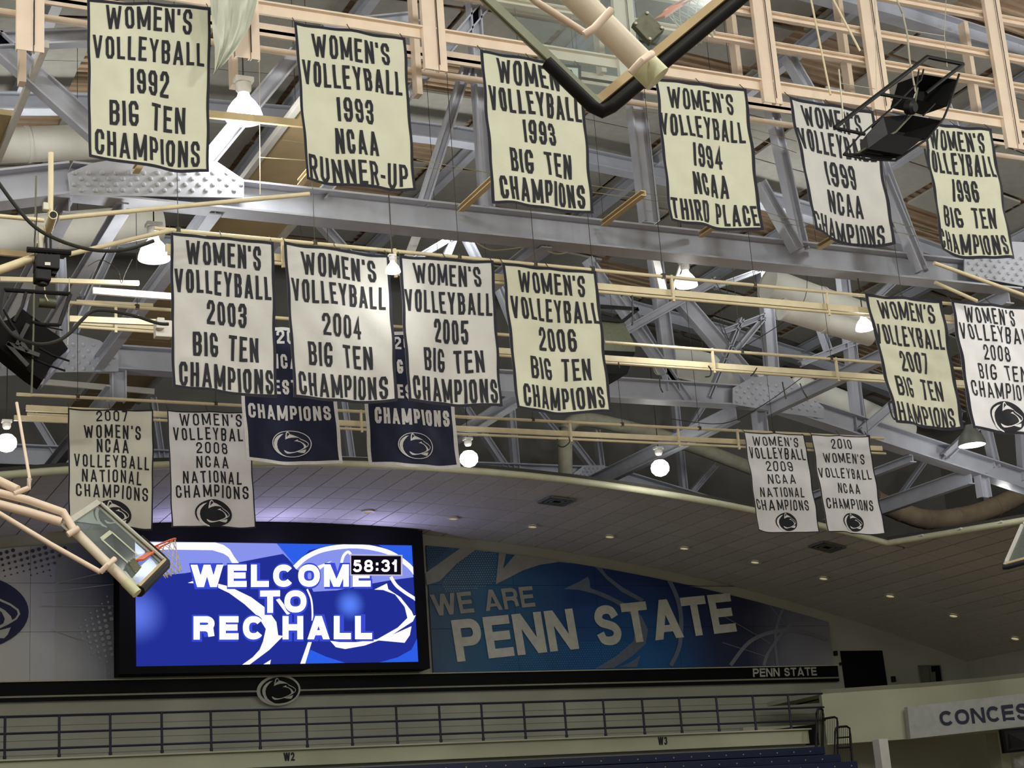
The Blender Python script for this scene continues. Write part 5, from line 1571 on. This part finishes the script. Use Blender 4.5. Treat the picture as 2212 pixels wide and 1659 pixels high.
horn([(1992, 160), (2066, 172), (2046, 230), (1976, 214)], (-.1, .45, .05), 'h').build('horn_speaker', mat('speaker_black', (7, 7, 7), .7, spec=.15), sp)
horn([(1962, 247), (2036, 261), (2000, 300), (1925, 292)], (-.35, .3, -.1), 'h').build('horn_speaker', MATS['speaker_black'], sp)
b = MB(); b.slab([at(1872, 290, 18), at(1908, 252, 18), at(1918, 290, 17.9), at(1876, 322, 17.9)], (.1, .3, 0)); b.build('speaker_body', mat('speaker_grey', (40, 42, 46), .6), sp)
b = MB(); b.slab([at(1876, 322, 17.85), at(1920, 288, 17.9), at(1992, 300, 17.9), at(1950, 334, 17.85)], (0, .35, .05)); b.build('speaker_body', MATS['speaker_black'], sp)
b = MB(); b.slab([at(1908, 252, 18), at(1964, 248, 18), at(1924, 294, 18), at(1915, 292, 18)], (0, .3, 0)); b.build('speaker_body', MATS['speaker_black'], sp)
b = MB(); b.lathe(at(1960, 232, 17.9), (.3, -.8, -.3), [(0, 0), (.11, 0), (.11, .1), (.07, .14), (0, .14)], 16); b.build('driver', BLACK, sp, True)
for x, y0 in ((1964, 158), (2046, 75), (1890, 190)):
    pass
pt([(1934, -10), (1950, 30), (1960, 75), (1965, 130), (1978, 200), (1962, 250)], .014, 'signal_cable', mat('rope_cord', (160, 154, 136), .8))
pt([(2044, -10), (2040, 75), (2046, 145)], .006, 'hang_wire', GALV); pt([(1812, 150), (1820, 235), (1823, 270)], .012, 'hang_wire', GALV); pt([(1890, 0), (1893, 190), (1898, 205)], .005, 'hang_wire', GALV); pt([(1814, 180), (1890, 192)], .006, 'hang_wire', GALV); pt([(1960, 65), (2040, 78)], .006, 'hang_wire', GALV)

sp2 = empty('speaker_cluster', at(70, 720, 20), 'black speaker cluster with open top frame hanging at the left edge', 'speaker')
Y2 = 20.0
P2 = lambda P, r, n, m=BLACK: pt(P, r, n, m, sp2, Y2)
P2([(8, 626), (152, 635)], .028, 'top_frame'); P2([(152, 635), (128, 702)], .026, 'top_frame'); P2([(128, 702), (90, 701), (70, 696)], .024, 'top_frame'); P2([(56, 632), (48, 662), (30, 695)], .022, 'top_frame'); P2([(8, 626), (0, 672), (-4, 700)], .024, 'top_frame')
P2([(8, 668), (25, 700), (40, 720)], .016, 'cage_bar'); P2([(85, 752), (115, 768), (150, 780)], .014, 'cage_bar'); P2([(60, 770), (110, 791), (141, 801)], .014, 'cage_bar'); P2([(66, 682), (100, 706), (135, 713)], .01, 'cage_bar')
b = MB(); b.slab([at(-60, 700, Y2), at(48, 668, Y2), at(75, 690, Y2), at(130, 736, Y2), at(147, 752, Y2), at(92, 822, Y2), at(-60, 700 + 5, Y2)], (0, .35, 0))
b = MB(); b.slab([at(-40, 705, Y2), at(20, 690, Y2), at(50, 668, Y2), at(92, 702, Y2), at(130, 728, Y2), at(147, 753, Y2), at(118, 778, Y2), at(92, 822, Y2), at(66, 805, Y2), at(0, 752, Y2), at(-40, 722, Y2)], (0, .4, 0)); b.build('speaker_body', MATS['speaker_black'], sp2)
b = MB(); b.slab([at(147, 753, Y2 + .1), at(150, 758, Y2 + .1), at(112, 805, Y2 + .1), at(95, 823, Y2 + .1), at(116, 780, Y2 + .1)], (.02, .35, 0)); b.build('speaker_side', mat('speaker_side_highlight', (150, 156, 176), .5), sp2)  # highlight on the black cabinet's right side, painted on as pale grey
horn([(10, 735), (60, 700), (110, 745), (70, 790)], (0, .1, 0), 'h', .4)
b = MB()
for p, q in (((15, 742), (85, 768)), ((30, 715), (60, 760)), ((60, 700), (35, 748)), ((15, 742), (60, 790))): b.bar(at(*p, Y2 - .06), at(*q, Y2 - .06), .03, .05)
b.build('yoke', mat('yoke_dark', (38, 40, 38), .5), sp2)
b = MB(); b.tube(at(83, 652, Y2 + .1), at(120, 655, Y2 + .1), .07, 18); b.build('transformer_can', OLIVEM, sp2, True)
P2([(78, 380), (74, 600), (72, 720), (68, 850)], .012, 'hang_wire', mat('grey_green_cord', (110, 112, 92), .7)); P2([(150, 600), (148, 700), (146, 745)], .006, 'hang_wire', GALV)
P2([(96, 616), (98, 640), (104, 650)], .008, 'hang_wire', PIPE)

cu = empty('camera_unit', at(104, 560, 18.5), 'black pan camera unit clamped to the cream pipe mount at upper left', 'camera')
Yc = 18.5
PC = lambda P, r, n, m=BLACK: pt(P, r, n, m, cu, Yc)
PC([(58, 539), (153, 546)], .036, 'cross_tube'); PC([(99, 505), (101, 550)], .014, 'clamp_post'); PC([(109, 505), (110, 550)], .014, 'clamp_post')
b = MB(); b.slab([at(80, 547, Yc - .1), at(130, 549, Yc - .1), at(129, 581, Yc - .1), at(79, 576, Yc - .1)], (0, .25, 0)); b.build('body', BLACK, cu, bevel=.01)
b = MB(); b.slab([at(78, 577, Yc - .08), at(112, 580, Yc - .08), at(111, 607, Yc - .08), at(77, 603, Yc - .08)], (0, .2, 0)); b.build('lens_housing', BLACK, cu, bevel=.02)
b = MB(); b.tube(at(92, 604, Yc), at(91, 616, Yc), .05, 16, r2=.055); b.build('lens', BLACK, cu, True)
b = MB(); b.slab([at(97, 566, Yc - .11), at(109, 566.5, Yc - .11), at(109, 573, Yc - .11), at(97, 572.5, Yc - .11)], (0, .01, 0)); b.build('label_plate', WHITEP, cu)
b = MB(); b.slab([at(113, 582, Yc - .05), at(125, 583, Yc - .05), at(122, 592, Yc - .05), at(112, 590, Yc - .05)], (0, .1, 0)); b.build('side_knob', BLACK, cu)
PC([(80, 460), (78, 490), (74, 520), (76, 560)], .006, 'lead', BLACK)
pm_ = empty('pipe_mount', at(110, 480, 18.7), 'cream pipe mount with open tube end holding the camera unit', 'pipe mount')
PM = lambda P, r, n, m=PIPE: pt(P, r, n, m, pm_, 18.7)
PM([(110, 330), (110, 400), (109, 462)], .032, 'drop_pipe'); PM([(96, 492), (90, 510), (84, 528)], .03, 'side_pipe')
b = MB(); b.tube(at(115, 464, 18.3), at(103, 500, 18.9), .052, 18); b.build('stub_tube', PIPE, pm_, True)
b = MB(); b.lathe(at(115, 464, 18.3), (at(115, 464, 18.3) - at(103, 500, 18.9)), [(0, .002), (.04, .003)], 18); b.build('tube_bore', BLACK, pm_)
b = MB(); b.box(at(99, 447, 18.6), .07, .07, .1); b.build('clamp', GALV, pm_, bevel=.01)
b = MB(); b.box(at(88, 515, 18.6), .06, .06, .3); b.build('clamp', GALV, pm_, bevel=.01)


def cable(P, r, Y, lab, m=BLACK):
    V_s = []
    for i in range(len(P) - 1):
        p0 = Vector(P[max(i - 1, 0)]); p1 = Vector(P[i]); p2 = Vector(P[i + 1]); p3 = Vector(P[min(i + 2, len(P) - 1)])
        for k in range(5):
            t = k / 5; q = .5 * ((2 * p1) + (p2 - p0) * t + (2 * p0 - 5 * p1 + 4 * p2 - p3) * t * t + (3 * p1 - p0 - 3 * p2 + p3) * t ** 3); V_s.append(at(q.x, q.y, Y))
    V_s.append(at(*P[-1], Y)); b = MB(); b.path(V_s, r, 8)
    return single('cable', b, m, None, lab, 'cable', smooth=True)


CAB = mat('black_cable', (44, 46, 42), .35)
cable([(-12, 382), (30, 440), (75, 490), (130, 520), (190, 538), (240, 542), (285, 536), (332, 520)], .022, 17.8, 'thick black cable drooping from the left edge past the camera unit', CAB)
cable([(-10, 668), (5, 697), (35, 728), (80, 743), (120, 738), (150, 720), (178, 690), (200, 672), (235, 671), (290, 682), (340, 698), (364, 700)], .022, 19.2, 'black cable looping under the left speaker to the white junction box', CAB)
cable([(190, 575), (215, 562), (235, 568), (255, 585), (262, 612), (270, 590), (285, 560)], .007, 25, 'thin grey looped cable below the left bell lamp', WIRE)
cable([(1538, 598), (1560, 640), (1555, 700), (1575, 740), (1560, 690), (1572, 650), (1566, 600)], .008, 30, 'thin dark coiled cable on the middle truss post', WIRE)
cable([(1030, 525), (1060, 540), (1100, 538), (1150, 533), (1200, 548), (1225, 545)], .012, 25.5, 'cream cable drooping along the pipe under the nearest truss', PIPE)
cable([(1204, 948), (1206, 962), (1218, 965), (1230, 955), (1229, 944)], .014, 31, 'short black cable loop on the lowest pipe rack', CAB)
cable([(1590, 760), (1700, 690), (1740, 640), (1742, 560)], .008, 29, 'thin dark wire hanging in front of the white ducts', WIRE)
cable([(1450, 905), (1560, 915), (1640, 880), (1740, 810)], .01, 32, 'dark cable sagging across the bolted plate', WIRE)
for k, (P, lab) in enumerate([([(1366, 638), (1367, 690), (1365, 702)], 'leftmost short dark lead hanging off the upper rack'), ([(1425, 810), (1426, 835), (1432, 848)], 'short dark lead under the second rack, left'), ([(1690, 825), (1694, 845), (1698, 862)], 'short dark lead under the second rack by the plate'), ([(1728, 828), (1735, 845), (1744, 860)], 'short dark lead right of the bolted plate'),
                              ([(1336, 783), (1338, 795)], 'tiny dark strap on the second rack'), ([(1635, 795), (1628, 806), (1622, 812)], 'small dark clip on the second rack box beam'), ([(1530, 790), (1536, 800), (1534, 812), (1524, 814)], 'short curled black lead on the second rack')]):
    o = cable(P, .014, 23.6 if k == 0 else 27.1, lab, CAB)
# more wires strung among the trusses
k = 0
for (p, q, Y) in [((560, 340), (1060, 372), 24.1), ((900, 345), (1065, 375), 23.6), ((1240, 395), (1440, 425), 24.1), ((1240, 410), (1460, 440), 24.1), ((1640, 455), (1770, 490), 24.1), ((1645, 470), (1760, 496), 24.1), ((1930, 480), (2030, 505), 24.1), ((1930, 500), (2035, 520), 24.1), ((1280, 225), (1420, 245), 23.3), ((1610, 275), (1720, 305), 23.3), ((1610, 290), (1720, 330), 23.3)]:
    b = MB(); b.tube(at(*p, Y), at(*q, Y), .007, 5); k += 1
    lab = ['long pale wire behind the runner-up banner', 'second pale wire by the 1993 league banner', 'upper wire between the third and fourth upper banners', 'lower wire between the third and fourth upper banners', 'upper tan wire left of the 1999 banner foot', 'lower tan wire left of the 1999 banner foot', 'upper wire between the 1999 and 1996 banner feet', 'lower wire between the 1999 and 1996 banner feet', 'wire under the near backboard', 'upper wire between the 1994 and 1999 banners', 'lower wire between the 1994 and 1999 banners'][k - 1]
    single('wire', b, mat('pale_wire', (170, 160, 130), .6), None, lab, 'wire')
# junction boxes by the 2003 banner
jb = empty('junction_box', at(352, 705, 22.9), 'white junction boxes left of the 2003 banner where the cable ends', 'junction box')
b = MB(); b.slab([at(336, 690, 22.9), at(372, 692, 22.9), at(372, 728, 22.9), at(337, 726, 22.9)], (0, .15, 0)); b.build('box', WHITEP, jb, bevel=.01)
b = MB(); b.slab([at(340, 685, 22.8), at(356, 686, 22.8), at(356, 709, 22.8), at(338, 708, 22.8)], (0, .1, 0)); b.build('cover', WHITEP, jb, bevel=.01)
# grey vent block right of the 2006 banner
vb2 = empty('vent_hood', at(1330, 710, 29), 'olive grey hood box with dark base right of the 2006 banner', 'hood')
b = MB(); b.slab([at(1270, 690, 29), at(1345, 692, 29), at(1372, 745, 29), at(1372, 760, 29), at(1270, 755, 29)], (0, .8, 0)); b.build('hood_shell', OLIVEM, vb2)
b = MB(); b.slab([at(1270, 755, 28.95), at(1372, 760, 28.95), at(1355, 808, 28.95), at(1270, 805, 28.95)], (0, .8, 0)); b.build('hood_base', BLACKP, vb2)
b = MB(); b.bar(at(1296, 662, 28.9), at(1378, 668, 28.9), .06, .07); b.bar(at(1378, 668, 28.9), at(1345, 694, 28.9), .06, .07); b.bar(at(1300, 690, 28.9), at(1345, 694, 28.9), .05, .06); b.build('hood_frame', BLACK, vb2)
